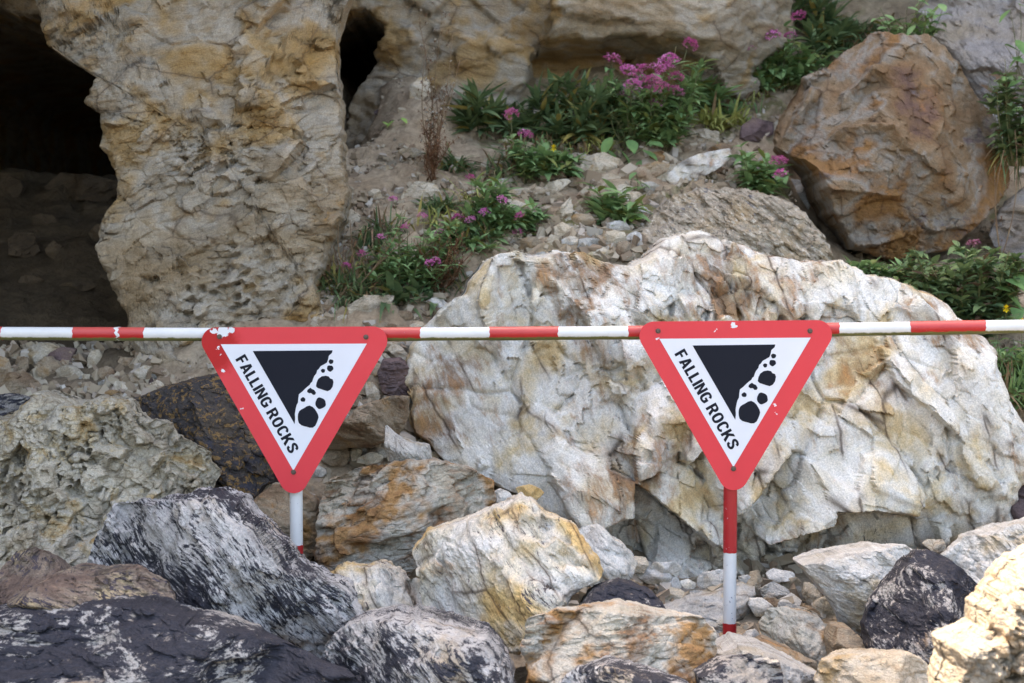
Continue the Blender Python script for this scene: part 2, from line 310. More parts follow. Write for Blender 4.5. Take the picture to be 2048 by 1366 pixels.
def paint_mat(name, col, chip, algae=True, upper_col=None, chips=.0, rough=.38):
    t = NT(name); tc = t.n('TexCoord'); v = tc.outputs['Object']; g = t.n('NewGeometry'); w = g.outputs['Position']
    n = t.noise(w, 9, 5, .6); c = t.mix(t.step(n, .3, .7), tuple(x*.9 for x in col), col)
    sn = t.n('SeparateXYZ'); t.l(g.outputs['Normal'], sn.inputs[0])
    if upper_col:                                                   # paler on the upper side of the tube
        c = t.mix(t.step(t.math('ADD', sn.outputs[2], t.math('MULTIPLY', n, .4)), .2, .9), c, upper_col)
    sc = t.noise(t.vmath('MULTIPLY', w, (1, 1, 1)), 55, 6, .6)
    if chips: c = t.mix(t.step(sc, .68-chips, .70-chips), c, chip)
    d = t.noise(w, 160, 4, .7); c = t.mix(t.step(d, .66, .74, 0., .5), c, (.30, .29, .27))
    if algae:
        a = t.math('ADD', sn.outputs[2], t.math('MULTIPLY', t.math('SUBTRACT', t.noise(w, 30, 5, .7), .5), .55))
        c = t.mix(t.step(a, -.40, -.62), c, t.mix(n, (.10, .11, .025), (.20, .20, .06)))
    t.l(c, t.b.inputs['Base Color']); t.b.inputs['Roughness'].default_value = rough
    t.l(t.bump(sc, .12, .004), t.b.inputs['Normal']); return t.m
M['p_white'] = paint_mat('white_pole_paint', (.80, .79, .76), (.32, .33, .36), chips=.0)
M['p_red'] = paint_mat('red_pole_paint', (.55, .022, .022), (.75, .6, .58), upper_col=(.62, .09, .075), chips=.0)
M['p_white_post'] = paint_mat('white_post_paint', (.80, .80, .79), (.33, .34, .38), algae=False, chips=.03)
M['p_red_post'] = paint_mat('red_post_paint', (.48, .018, .022), (.45, .42, .45), algae=False, chips=.01)
M['steel'] = paint_mat('galvanised_steel', (.33, .33, .34), (.2, .2, .2), algae=False, rough=.5)
def bolt_mat():
    t = NT('rusty_bolt_steel'); g = t.n('NewGeometry'); n = t.noise(g.outputs['Position'], 150, 4, .6)
    t.l(t.mix(n, (.05, .035, .03), (.22, .17, .13)), t.b.inputs['Base Color']); t.b.inputs['Roughness'].default_value = .55; t.b.inputs['Metallic'].default_value = .4; return t.m
M['bolt'] = bolt_mat()

# ------------------------------------------------------------------ ground: beach, boulder bed, scree slope, cave floor
_colL = np.array([(-400, -.1), (3.2, -.02), (4.3, .08), (5.2, .2), (6.6, .22), (7.0, .48), (7.6, .92), (8.5, 1.2), (9.5, 1.58), (10.4, 1.92), (11.2, 1.85), (12.5, 1.5), (17, 1.2), (60, 1.2)])
_colC = np.array([(-400, -.1), (3.2, -.02), (4.3, .08), (5.2, .2), (6.6, .22), (7.0, .5), (7.6, .95), (8, 1.22), (9, 1.80), (10, 2.36), (10.6, 2.55), (17, 2.8), (60, 3)])
_colR = np.array([(-400, -.1), (3.2, -.02), (4.3, .08), (5.2, .2), (6.65, .22), (6.95, .38), (7.3, .40), (7.7, .5), (8.1, 1.12), (8.5, 1.5), (9.2, 1.84), (10, 2.2), (11, 2.9), (12, 3.5), (17, 4.4), (60, 5)])
_colB = np.array([(-400, -.1), (3.2, -.02), (4.3, .08), (5.2, .2), (6.6, .22), (7.2, .28), (7.7, .5), (8.1, 1.0), (8.5, 1.25), (9.2, 1.42), (9.6, 1.6), (10.2, 2.3), (11, 2.9), (12, 3.5), (17, 4.4), (60, 5)])
def ss(x, a, b):
    t = np.clip((x-a)/(b-a), 0, 1); return t*t*(3-2*t)
def gz(x, y):
    x = np.asarray(x, float); y = np.asarray(y, float)
    l, c, r, bb = (np.interp(y, q[:, 0], q[:, 1]) for q in (_colL, _colC, _colR, _colB))
    z = l+(c-l)*ss(x, -1.75, -.95); z = z+(r-z)*ss(x, -.52, -.12); z = z+(bb-z)*ss(x, 1.2, 1.55)
    p = np.stack([x.ravel(), y.ravel(), np.zeros(x.size)], 1)
    z = z-.42*np.exp(-((x+.80)/.13)**2)*ss(y, 9.35, 9.9)
    near = np.where(np.abs(y-6) < 12, 1, .3)
    return z+near*(.05*fbm(p, 1.7, 3)+.03*fbm(p, 6, 4)).reshape(x.shape)
def hit(px, py, d0=4.4, d1=15, dmax=99):
    ray = RIGHT*((px-1024)/F)+UP*((683-py)/F)+FWD
    for lo, hi, n in ((d0, d1, 110), (None, None, 12)):
        if lo is None: lo, hi = a, b
        d = np.linspace(lo, hi, n); q = CAM+np.outer(d, ray); k = np.nonzero(q[:, 2] < gz(q[:, 0], q[:, 1]))[0]
        if not len(k): return d1
        a, b = d[max(k[0]-1, 0)], d[k[0]]
    return b

def lines(fine0, fine1, step, lo, hi, grow=1.35):
    a = list(np.arange(fine0, fine1, step)); s = step
    while a[-1] < hi: s *= grow; a.append(a[-1]+s)
    s = step
    while a[0] > lo: s *= grow; a.insert(0, a[0]-s)
    return np.array(a)
def grid_faces(nx, ny):
    i = np.arange((nx-1)*(ny-1)); r, c = i//(nx-1), i % (nx-1); a = r*nx+c
    return np.vstack([np.c_[a, a+1, a+nx+1], np.c_[a, a+nx+1, a+nx]])

gx = lines(-2.9, 2.9, .022, -300, 300); gy = lines(5.2, 11.2, .022, -300, 60)
X, Y = np.meshgrid(gx, gy); Z = gz(X, Y)
gv = np.stack([X.ravel(), Y.ravel(), Z.ravel()], 1); gf = grid_faces(len(gx), len(gy))
inn = np.nonzero((np.abs(gv[:, 0]) < 2.9) & (gv[:, 1] > 5.2) & (gv[:, 1] < 11.2))[0]
msk = ((np.abs(gv[:, 0]) < 2.9) & (gv[:, 1] > 5.2) & (gv[:, 1] < 11.2)).astype(float)
gv = facet(gv, gf, 1500, np.random.RandomState(3), strength=.9, off=.02, lim=.04, warp=.02, mask=msk, pool=inn)
gv[:, 2] += msk*.006*fbm(gv, 40, 3)
ground = link('ground', mesh('ground', gv, gf), M['dirt']); ground['kind'] = 'structure'

# ------------------------------------------------------------------ cliff with a cave mouth and a small hollow
def to_xz(poly, d): return np.array([P(x, y, d)[[0, 2]] for x, y in poly])
def sdf(poly, x, z):
    q = np.stack([x.ravel(), z.ravel()], 1); dmin = np.full(len(q), 1e9); ins = np.zeros(len(q), bool); n = len(poly)
    for i in range(n):
        a, b = poly[i], poly[(i+1) % n]; e = b-a; w = q-a; t = np.clip((w@e)/(e@e), 0, 1); dmin = np.minimum(dmin, np.linalg.norm(w-t[:, None]*e, axis=1))
        c = (a[1] > q[:, 1]) != (b[1] > q[:, 1]); ins ^= c & (q[:, 0] < (b[0]-a[0])*(q[:, 1]-a[1])/(b[1]-a[1]+1e-12)+a[0])
    return np.where(ins, dmin, -dmin).reshape(x.shape)
CAVE = to_xz([(-560, -20), (-200, -40), (0, 10), (62, 20), (110, 60), (150, 60), (600, 60), (620, 1000), (-560, 1000)], 9.6)
HOLE = to_xz([(560, 80), (664, 30), (728, 24), (764, 40), (772, 64), (744, 104), (750, 124), (724, 152), (700, 205), (670, 300), (560, 300)], 9.95)
cxl = lines(-2.75, 2.75, .0115, -40, 40); czl = np.concatenate([lines(.85, 3.05, .0115, -.5, 8.0, 1.3)])
X, Z = np.meshgrid(cxl, czl); pp = np.stack([X.ravel(), X.ravel()*0+5, Z.ravel()], 1)
def FB(s, o, off): return fbm(pp, s, o, off=off).reshape(X.shape)
wx = X+.05*FB(2.5, 4, 2.); wz = Z+.05*FB(2.5, 4, 8.)
yback = 9.95+.05*(Z-2)+.10*FB(.9, 3, 6.)+1.5*np.clip(X-1.02, 0, 2)
# overhanging block and the recess under it on the rear wall
ov = ss(X, .10, .22)*ss(X, 1.55, 1.2)*ss(wz, 2.50, 2.56); yback = yback-.42*ov
rec = ss(X, .02, .12)*ss(X, 1.0, .7)*ss(wz, 2.18, 2.3)*ss(wz, 2.56, 2.48); yback = yback+.5*rec
ov2 = ss(X, -.45, -.38)*ss(X, .15, .05)*ss(wz, 2.34, 2.42); yback = yback-.12*ov2
Yc = yback
ytop = 10.25+.04*(Z-3)+.35*FB(.35, 3, 3.)
ytop = ytop-3.6*ss(X, -.9, -1.8)*ss(Z, 7.0, 4.6)-.6*ss(X, -.1, -.6)  # unseen brow over the cave, pushed out to shade the floor below
Yc = Yc+(ytop-Yc)*ss(Z, 2.72, 3.5)
Yc = np.where(X < -2.9, Yc-np.minimum(-2.9-X, 7)*.95, Yc); Yc = np.where(X > 3.4, Yc-np.minimum(X-3.4, 8)*.8, Yc)  # added unseen side walls, bent forward to block sky light
s1 = sdf(CAVE, X+.02*FB(9, 3, 1.5), Z+.02*FB(9, 3, 5.5)); s2 = sdf(HOLE, X+.02*FB(12, 3, 2.5), Z+.02*FB(12, 3, 6.5))
Yc = Yc+np.where(s1 > 0, 7.5*(1-np.exp(-s1/.22))+.15, 0)
Yc = np.where(s2 > 0, np.maximum(Yc, 9.95+3.2*(1-np.exp(-s2/.02))), Yc)
cv = np.stack([X.ravel(), Yc.ravel(), Z.ravel()], 1); nx_ = len(cxl)
# the cliff top goes back as a plateau
top = cv[-nx_:].copy(); rows = [top+np.array([0, dy, .25*math.sqrt(dy)]) for dy in (.6, 2, 6, 20, 60)]
cv = np.vstack([cv]+rows); cf = grid_faces(nx_, len(czl)+5)
fm = ((np.abs(cv[:, 0]) < 2.8) & (cv[:, 2] > .85) & (cv[:, 2] < 3.1)).astype(float)
deep = np.r_[np.maximum(s1, s2).ravel(), np.full(5*nx_, -1)]; fm *= (deep < .10)
fine_idx = np.nonzero(fm > 0)[0]; rg = np.random.RandomState(11)
for K, rt, stg, jt, off, gr, gw_, wp, lm in ((40, 1.5, .85, .12, .05, 0, .02, .1, .16), (240, 1.8, .9, .16, .02, .014, .012, .05, .07), (1800, 2.2, .8, .2, .007, .006, .006, .03, .025)):
    cv[:, 1] = plates(cv[:, 0], cv[:, 2], cv[:, 1], K, rg, math.radians(-10), rt, 1.0, stg, jt, off, gr, gw_, wp, lm, fine_idx, fm)
n_ = normals(cv, cf); cv = cv+n_*(fm*(.011*fbm(cv*np.array([.5, 1, 2.0]), 12, 4)))[:, None]
cliff = link('cliff', mesh('cliff', cv, cf), M['cliff'], rot=Matrix.Rotation(math.radians(12), 4, 'Y'))
R3 = np.array(Matrix.Rotation(math.radians(12), 3, 'Y')); co = (cv@R3).astype(np.float32)      # bedding tilts: local axes follow it
cliff.data.vertices.foreach_set('co', co.ravel()); cliff.data.update(); cliff['kind'] = 'structure'

# ------------------------------------------------------------------ boulders traced from the photograph
def frame_from(bed, roll=0.0):
    z = Vector(bed).normalized(); x = Vector((1, 0, 0))
    if abs(z.x) > .9: x = Vector((0, 1, 0))
    y = z.cross(x).normalized(); x = y.cross(z).normalized()
    return Matrix((x, y, z)).transposed()
def boulder(name, label, cat, out, d, tf, tb, mat, lvl=5, bed=(0, 0, 1), lean=0.0, e=.72, seed=1, coarse=(6, .8, .12), mid=(60, .8, .012), fine=(400, .7, .004),
            st=(0, 0), rough=.003, groove=(.008, .008), stretch=(1.4, 1.4, .7), center=None, group=None, parent=None, angle=40, yaw=0.0, planes=(), slope=(.15, .85), jit=(.14, .18), amp=.03, rimp=11, lims=(.10, .035), edge=.03, third=None):
    rng = np.random.RandomState(seed); out = np.array(out, float)
    dense = np.vstack([out[i]+(out[(i+1) % len(out)]-out[i])*np.linspace(0, 1, 40, endpoint=False)[:, None] for i in range(len(out))])
    if center is None:
        x, y = out[:, 0], out[:, 1]; x2, y2 = np.roll(x, -1), np.roll(y, -1); cr = x*y2-x2*y; A = cr.sum()/2
        center = (((x+x2)*cr).sum()/(6*A), ((y+y2)*cr).sum()/(6*A))
    rel = dense-np.array(center); th = np.arctan2(-rel[:, 1], rel[:, 0]); rr = np.hypot(rel[:, 0], rel[:, 1])
    b = np.full(360, np.nan); k = ((th+math.pi)/(2*math.pi)*360).astype(int) % 360
    for i, r in zip(k, rr): b[i] = r if np.isnan(b[i]) else max(b[i], r)
    ok = np.nonzero(~np.isnan(b))[0]; b = np.interp(np.arange(360), np.r_[ok-360, ok, ok+360], np.r_[b[ok], b[ok], b[ok]])
    v, f = ico(lvl); th = np.arctan2(v[:, 2], v[:, 0]); u = (th+math.pi)/(2*math.pi)*360-.5; i0 = np.floor(u).astype(int); fr = u-i0
    R = (b[i0 % 360]*(1-fr)+b[(i0+1) % 360]*fr)/F*d; size = float(np.median(b))/F*d
    if edge: q_ = np.stack([np.cos(th), np.sin(th), 0*th], 1); R = R*(1+edge*(fbm(q_, 3.5, 5, .62, off=seed*1.3)))
    front = v[:, 1] < 0; ny = np.abs(v[:, 1]); s = np.sqrt(np.clip(1-ny, 0, 1))
    a, h = s*R*np.cos(th), s*R*np.sin(th)
    g = np.sqrt(np.clip(1-s**rimp, 0, 1))
    pl = np.full(len(s), 9.)
    for k in range(coarse[0]):
        t = rng.uniform(0, 2*math.pi); sl = rng.uniform(*slope); pl = np.minimum(pl, rng.uniform(.78, 1.05)-sl*(math.cos(t)*a+math.sin(t)*h)/size)
    for du, dw, c in planes: pl = np.minimum(pl, c-(du*a+dw*h)/size)
    g = np.minimum(g, np.maximum(pl, .03+.12*g))
    m3 = frame_from(bed); ax = np.array(m3).T; ang = math.atan2(bed[2], bed[0])+math.pi/2; ratio = max(1.0, stretch[0]/stretch[2])
    dep = np.where(front, -tf*g, tb*g)
    rim = np.clip((1-s)/.004, 0, 1)
    dep = dep+rim*np.where(front, 1, 0)*amp*size*fbm(np.stack([a, h, 0*a], 1), 1.4/size, 3, off=seed*3.7)
    fi = np.nonzero(front & (s < .995))[0]
    for (K, stg, off), gr, wp, lm, jt in ((mid, groove[0], .025, lims[0], jit[0]), (fine, groove[0]*.4, .015, lims[1], jit[1])):
        if K and K < len(fi)/4: dep = np.where(front, plates(a, h, dep, K, rng, ang, ratio, size, stg, jt, off, gr, groove[1], wp*size, lm*size, fi, rim), dep)
    if lvl > 4:
        cn = sum(np.bincount(f[:, q], minlength=len(dep)) for q in range(3))*2
        sm = sum(np.bincount(f[:, q], dep[f[:, (q+1) % 3]]+dep[f[:, (q+2) % 3]], len(dep)) for q in range(3))/cn; dep = np.where(s < .99, .58*dep+.42*sm, dep)
    if lvl >= 6: dep = np.where(front, plates(a, h, dep, third[0] if third else (1800 if lvl > 6 else 800), rng, ang, ratio, size, .8, third[1] if third else .14, third[2] if third else .003, .003, .004, .01*size, .02*size, fi, rim), dep)
    dep = dep+lean*h+yaw*a
    c0 = P(center[0], center[1], d); w = c0+np.outer(a, RIGHT)+np.outer(h, UP)+np.outer(dep, FWD)
    if st[0]: w = strata(w, f, ax[2], st[0], st[1], rng)
    if rough: w = w+normals(w, f)*(rough*fbm(w, 16, 5, .6, off=seed))[:, None]
    loc = Vector((w[:, 0].mean(), w[:, 1].mean(), w[:, 2].min()))
    me = mesh(name, (w-np.array(loc))@np.array(m3), f, True, angle)
    o = link(name, me, M[mat], parent, loc, m3)
    if cat: tag(o, label, cat, group)
    return o

pil = boulder('rock_pillar', None, None,
    [(40, -260), (75, 10), (100, 96), (150, 112), (192, 104), (202, 130), (186, 170), (170, 208), (205, 228), (214, 300), (240, 345), (252, 400), (224, 440), (214, 520), (240, 600), (268, 650), (300, 720), (350, 800), (500, 840), (630, 780), (668, 640), (640, 590), (655, 520), (688, 440), (694, 380), (686, 300), (682, 190), (668, 130), (672, 70), (690, 20), (720, -60), (760, -260)],
    8.38, .42, .6, 'cliff', 7, bed=(-.22, -.1, .97), lean=.12, e=.5, seed=8, center=(450, 300), planes=((1.1, .25, 1.2), (-.6, .1, 1.3), (.1, .35, 1.05)), coarse=(4, .8, .02), slope=(.1, .4), mid=(120, 1.0, .035), fine=(1300, .95, .009), st=(14, .004), rough=.005, groove=(.014, .009), stretch=(1.25, 1.3, .7), amp=.04, jit=(.12, .13), third=(2200, .12, .003))
mw = pil.matrix_world.copy(); pil.parent = cliff; pil.matrix_parent_inverse = Matrix.Rotation(math.radians(12), 4, 'Y').inverted()
boulder('boulder', 'huge cream and white fractured boulder behind the right sign, largest rock in view', 'boulder',
    [(905, 600), (928, 548), (950, 515), (985, 505), (1060, 508), (1130, 500), (1200, 516), (1245, 520), (1290, 500), (1322, 474), (1385, 466), (1430, 478), (1485, 494), (1560, 522), (1590, 526), (1622, 512), (1680, 518), (1735, 540), (1800, 560), (1850, 588), (1900, 620), (1930, 642), (1965, 672), (1972, 740), (2002, 790), (2036, 830), (2046, 880), (2034, 930), (2004, 990), (1985, 1060), (1915, 1085), (1860, 1150), (1700, 1190), (1600, 1200), (1480, 1185), (1380, 1165), (1290, 1140), (1200, 1100), (1120, 1040), (1030, 975), (950, 945), (880, 905), (832, 855), (845, 800), (815, 760), (822, 700), (858, 636)],
    7.75, .8, .6, 'cream', 7, bed=(.93, .12, .33), lean=.14, e=.66, seed=5, coarse=(5, .9, .04), mid=(60, 1.0, .05), fine=(380, 1.0, .014), st=(0, 0), rough=.0025, groove=(.03, .009), stretch=(1.15, 1.3, .75), yaw=-.04, slope=(.1, .45), jit=(.15, .13), lims=(.16, .06), amp=.02, third=(1500, .10, .002), angle=38, planes=((-.35, .1, .95), (.4, .05, 1.15), (.05, -.75, 1.0), (.1, .6, 1.0)))
boulder('boulder', 'ochre and rust stained angular boulder perched at the upper right of the slope', 'boulder',
    [(1548, 300), (1558, 235), (1590, 190), (1615, 150), (1660, 128), (1700, 100), (1745, 62), (1790, 70), (1855, 58), (1900, 110), (1960, 190), (1992, 235), (2000, 300), (2012, 375), (1985, 410), (1950, 445), (1880, 505), (1800, 520), (1735, 512), (1690, 500), (1655, 450), (1630, 400), (1610, 350)],
    9.35, .55, .5, 'rust', 6, bed=(.5, -.3, .8), lean=.25, e=.5, seed=12, coarse=(2, .97, .02), slope=(.2, .5), planes=((-.75, .55, 1.0), (.95, .15, 1.0), (.05, -.8, 1.0), (-.2, -.1, .86)), amp=.012, mid=(22, 1.0, .012), fine=(240, .8, .005), rough=.0035, groove=(.006, .008), stretch=(1.2, 1.2, .9))
boulder('boulder', 'grey-brown speckled rough boulder between the huge cream boulder and the ochre boulder', 'boulder',
    [(1255, 520), (1275, 470), (1300, 430), (1345, 392), (1420, 372), (1500, 372), (1570, 395), (1620, 430), (1650, 480), (1670, 530), (1600, 600), (1300, 600)],
    8.75, .35, .4, 'speckle', 6, bed=(.55, -.2, .8), lean=.5, e=.75, seed=21, coarse=(6, .7, .02), mid=(120, .7, .012), fine=(2200, .9, .010), rough=.010, groove=(.010, .006), stretch=(1.8, 1.3, .6), jit=(.25, .5), lims=(.12, .07), rimp=4)
boulder('boulder', 'dark grey slab leaning in the upper right corner behind the ochre boulder', 'boulder',
    [(1840, 20), (1900, -60), (2080, -80), (2200, 60), (2220, 400), (2120, 470), (2020, 400), (1960, 260), (1880, 110)],
    10.2, .45, .5, 'greyslab', 6, bed=(.5, -.6, .62), lean=.35, e=.65, seed=31, coarse=(6, .85, .02), mid=(60, .7, .01), fine=(500, .6, .004), st=(22, .006), rough=.0035)
boulder('boulder', 'grey rock at the right edge under the ochre boulder beside the leafy shrub', 'boulder',
    [(1975, 470), (2005, 420), (2060, 360), (2160, 380), (2200, 520), (2100, 580), (2010, 540)], 9.2, .3, .3, 'greyslab', 5, seed=33, lean=.2)
boulder('boulder', 'rounded crumbly tan breccia boulder at the left edge below the rail', 'boulder',
    [(-160, 900), (-80, 850), (0, 832), (40, 812), (75, 795), (112, 786), (160, 800), (212, 800), (245, 808), (272, 842), (330, 852), (380, 890), (410, 915), (428, 945), (422, 985), (400, 1040), (340, 1120), (230, 1180), (60, 1200), (-100, 1180), (-180, 1050)],
    6.95, .42, .4, 'breccia', 7, bed=(.5, -.3, .8), lean=.35, e=.85, seed=41, coarse=(6, .5, .02), mid=(260, .75, .018), fine=(2600, .95, .016), rough=.0035, groove=(.018, .007), stretch=(1.1, 1.1, 1), jit=(.35, .7), lims=(.14, .09), rimp=4, edge=.04)
boulder('boulder', 'dark brown speckled slab behind the left edge of the left sign', 'boulder',
    [(245, 805), (300, 782), (360, 765), (430, 745), (480, 752), (525, 790), (560, 880), (555, 960), (525, 995), (450, 1010), (400, 1000), (340, 900)],
    7.35, .28, .3, 'darkbrown', 6, bed=(.3, -.8, .5), lean=.4, e=.6, seed=51, coarse=(6, .88, .02), mid=(50, .6, .006), fine=(500, .5, .003), rough=.004, groove=(.004, .006))
boulder('boulder', 'black and white streaked boulder rising in front of the left sign post', 'boulder',
    [(165, 1150), (182, 1080), (200, 1035), (222, 1012), (300, 1002), (345, 992), (380, 984), (425, 986), (470, 1003), (520, 1048), (560, 1096), (605, 1136), (650, 1160), (700, 1180), (730, 1240), (715, 1300), (640, 1400), (420, 1440), (250, 1380), (180, 1240)],
    6.15, .40, .4, 'dark', 6, bed=(.75, .1, .65), lean=.3, e=.66, seed=61, coarse=(6, .85, .02), mid=(80, .75, .014), fine=(800, .65, .004), st=(24, .008), rough=.009, groove=(.014, .008), stretch=(1.8, 1.2, .5))
boulder('boulder', 'striped brown and ochre slab resting on the bottom left black rock', 'boulder',
    [(38, 1190), (80, 1165), (130, 1142), (200, 1146), (270, 1140), (330, 1165), (350, 1195), (346, 1235), (310, 1255), (200, 1265), (100, 1250), (45, 1225)],
    5.75, .28, .3, 'stripe', 6, bed=(.25, -.2, .95), lean=.7, e=.62, seed=71, coarse=(6, .8, .01), mid=(40, .9, .014), fine=(400, .8, .005), st=(60, .006), stretch=(1.8, 1.4, .5))
boulder('boulder', 'grey and purple-brown wedge of rock at the left edge under the tan breccia', 'boulder',
    [(-40, 1180), (0, 1148), (25, 1105), (62, 1096), (110, 1118), (140, 1150), (160, 1200), (90, 1260), (0, 1280), (-60, 1250)],
    6.0, .25, .25, 'stripe', 6, bed=(-.5, -.3, .8), lean=.3, seed=73, coarse=(6, .9, .01))
boulder('boulder', 'flat black rock with white flecks filling the bottom left corner', 'boulder',
    [(-200, 1270), (-60, 1240), (90, 1226), (280, 1226), (400, 1252), (500, 1282), (600, 1318), (690, 1352), (760, 1400), (740, 1520), (400, 1600), (-100, 1600), (-240, 1450)],
    5.35, .35, .35, 'black', 6, bed=(.1, -.35, .93), lean=1.0, e=.68, seed=81, coarse=(6, .8, .01), mid=(80, .7, .008), fine=(800, .6, .003), st=(28, .006), rough=.0035, stretch=(1.6, 1.4, .5))
boulder('boulder', 'white and black patchy rock at the bottom edge below the left sign', 'boulder',
    [(628, 1330), (660, 1285), (690, 1252), (730, 1238), (830, 1234), (900, 1248), (975, 1268), (1005, 1305), (1035, 1350), (1030, 1430), (950, 1530), (720, 1540), (630, 1440)],
    5.6, .32, .35, 'dark', 6, bed=(.5, -.3, .8), lean=.5, e=.66, seed=94, coarse=(6, .85, .015), mid=(70, .7, .01), fine=(700, .6, .003), st=(30, .005), rough=.0035)
boulder('boulder', 'white and orange banded wedge-shaped rock standing between the two sign posts', 'boulder',
    [(820, 1098), (850, 1062), (905, 1045), (960, 1025), (1010, 1005), (1045, 990), (1090, 1018), (1150, 1058), (1195, 1110), (1205, 1140), (1160, 1165), (1128, 1200), (1090, 1255), (1040, 1290), (970, 1290), (900, 1262), (850, 1220), (838, 1170)],
    6.25, .36, .35, 'swirl', 6, bed=(.75, -.25, .6), lean=.15, e=.6, seed=101, coarse=(6, .9, .02), mid=(70, .75, .012), fine=(700, .65, .004), st=(34, .006), rough=.004, groove=(.008, .008), stretch=(1.6, 1.3, .6))
boulder('boulder', 'rust-faced layered block to the right of the left sign post', 'boulder',
    [(636, 1100), (640, 1010), (655, 960), (720, 932), (790, 922), (865, 920), (935, 935), (985, 962), (992, 1000), (975, 1040), (900, 1070), (850, 1120), (800, 1160), (700, 1160), (650, 1140)],
    6.95, .3, .3, 'rustslab', 6, bed=(-.15, -.25, .95), lean=.2, e=.6, seed=111, coarse=(6, .85, .02), mid=(60, .7, .012), fine=(600, .6, .004), st=(30, .006), rough=.0035, groove=(.010, .008), stretch=(1.6, 1.4, .7))
boulder('boulder', 'low layered cream rock with a dark rusty right end at the bottom centre', 'boulder',
    [(1048, 1290), (1060, 1245), (1120, 1219), (1250, 1214), (1310, 1224), (1400, 1238), (1428, 1258), (1432, 1300), (1400, 1380), (1300, 1430), (1150, 1430), (1055, 1390)],
    5.65, .28, .3, 'rustslab', 6, bed=(-.05, -.2, .97), lean=.15, e=.58, seed=124, coarse=(6, .8, .01), mid=(60, .7, .01), fine=(700, .65, .004), st=(46, .008), rough=.004, stretch=(2., 1.6, .5))
boulder('boulder', 'dark rounded rock tucked behind the low layered cream rock', 'boulder',
    [(1160, 1215), (1188, 1178), (1238, 1160), (1295, 1178), (1330, 1208), (1350, 1250), (1300, 1320), (1200, 1310)], 6.0, .2, .2, 'black', 5, bed=(.3, -.3, .9), lean=.3, seed=131, coarse=(6, .6, .01), mid=(60, .6, .006))
boulder('boulder', 'black and white mottled rock cut off by the bottom edge at centre', 'boulder',
    [(1100, 1385), (1155, 1342), (1215, 1324), (1285, 1342), (1385, 1372), (1400, 1460), (1300, 1520), (1130, 1500)], 5.25, .22, .25, 'dark', 5, bed=(.2, -.3, .9), lean=.4, seed=141)
boulder('boulder', 'black rock at the bottom edge in front of the right post foot', 'boulder',
    [(1392, 1350), (1440, 1324), (1500, 1314), (1560, 1326), (1575, 1380), (1540, 1480), (1420, 1480)], 5.3, .2, .2, 'black', 5, bed=(.2, -.3, .9), lean=.4, seed=143)
boulder('boulder', 'pale grey slab with curved grain at the foot of the right post', 'boulder',
    [(1408, 1310), (1440, 1296), (1475, 1283), (1520, 1292), (1575, 1318), (1640, 1348), (1690, 1380), (1660, 1450), (1480, 1470), (1410, 1420)], 5.85, .26, .26, 'pale', 6, bed=(.45, -.5, .75), lean=.55, e=.6, seed=151, coarse=(6, .9, .01), mid=(40, .6, .006), fine=(500, .5, .002), st=(50, .004))
boulder('boulder', 'pale grey slab lying behind the lower right post', 'boulder',
    [(1318, 1208), (1370, 1186), (1440, 1176), (1480, 1166), (1512, 1172), (1512, 1210), (1500, 1250), (1450, 1300), (1360, 1290), (1325, 1250)], 6.98, .24, .3, 'pale', 5, bed=(.1, -.4, .9), lean=.3, e=.58, seed=161, coarse=(6, .9, .01), mid=(40, .7, .006), st=(40, .006))
boulder('boulder', 'pale tilted slab right of the right post leaning on the black pyramid rock', 'boulder',
    [(1594, 1125), (1650, 1110), (1740, 1094), (1815, 1094), (1850, 1110), (1830, 1180), (1790, 1240), (1740, 1290), (1690, 1280), (1660, 1200), (1625, 1165)], 6.6, .26, .3, 'pale', 6, bed=(.25, -.55, .8), lean=.3, e=.6, seed=171, coarse=(6, .92, .01), mid=(40, .7, .008), fine=(500, .55, .003), st=(40, .006))
boulder('boulder', 'black pyramid-shaped rock at the lower right', 'boulder',
    [(1722, 1245), (1745, 1195), (1790, 1150), (1840, 1104), (1862, 1100), (1900, 1118), (1962, 1175), (1975, 1240), (1960, 1330), (1880, 1400), (1790, 1370), (1735, 1290)],
    6.15, .34, .3, 'black', 6, bed=(.3, -.5, .8), lean=.25, e=.62, seed=184, coarse=(0, .92, .01), planes=((.9, .35, 1.0), (-.8, .45, 1.0), (.0, .9, 1.15), (0, -.3, .95)), mid=(40, .8, .010), fine=(600, .6, .003), st=(30, .004), rough=.0035)
boulder('boulder', 'sunlit crumbly pale breccia boulder in the bottom right corner', 'boulder',
    [(2276, 1014), (2166, 1064), (2076, 1099), (2036, 1139), (2001, 1179), (1966, 1214), (1954, 1254), (1906, 1276), (1884, 1286), (1888, 1319), (1874, 1364), (1866, 1434), (1916, 1574), (2116, 1654), (2366, 1514), (2396, 1214)],
    4.75, .35, .35, 'breccia_pale', 7, bed=(.5, -.3, .8), lean=.3, e=.8, seed=191, coarse=(6, .6, .015), mid=(380, .9, .018), fine=(2600, .95, .014), rough=.0035, groove=(.018, .006), stretch=(1, 1, 1), jit=(.35, .7), lims=(.14, .09), rimp=4, edge=.04)
boulder('boulder', 'cream block with dark specks behind the sunlit breccia at the right edge', 'boulder',
    [(1880, 1120), (1930, 1075), (2000, 1056), (2080, 1036), (2160, 1060), (2180, 1180), (2060, 1260), (1950, 1240), (1900, 1180)], 6.85, .3, .3, 'pale', 6, bed=(.5, -.4, .75), lean=.3, e=.58, seed=201, coarse=(6, .9, .01), mid=(50, .7, .008), fine=(500, .55, .003), st=(30, .005))
boulder('boulder', 'dark brown rock in the shade right of the huge cream boulder at the edge', 'boulder',
    [(1995, 1000), (2020, 950), (2080, 920), (2160, 960), (2170, 1060), (2060, 1090), (2005, 1050)], 7.5, .25, .3, 'purple', 5, seed=205, lean=.2)
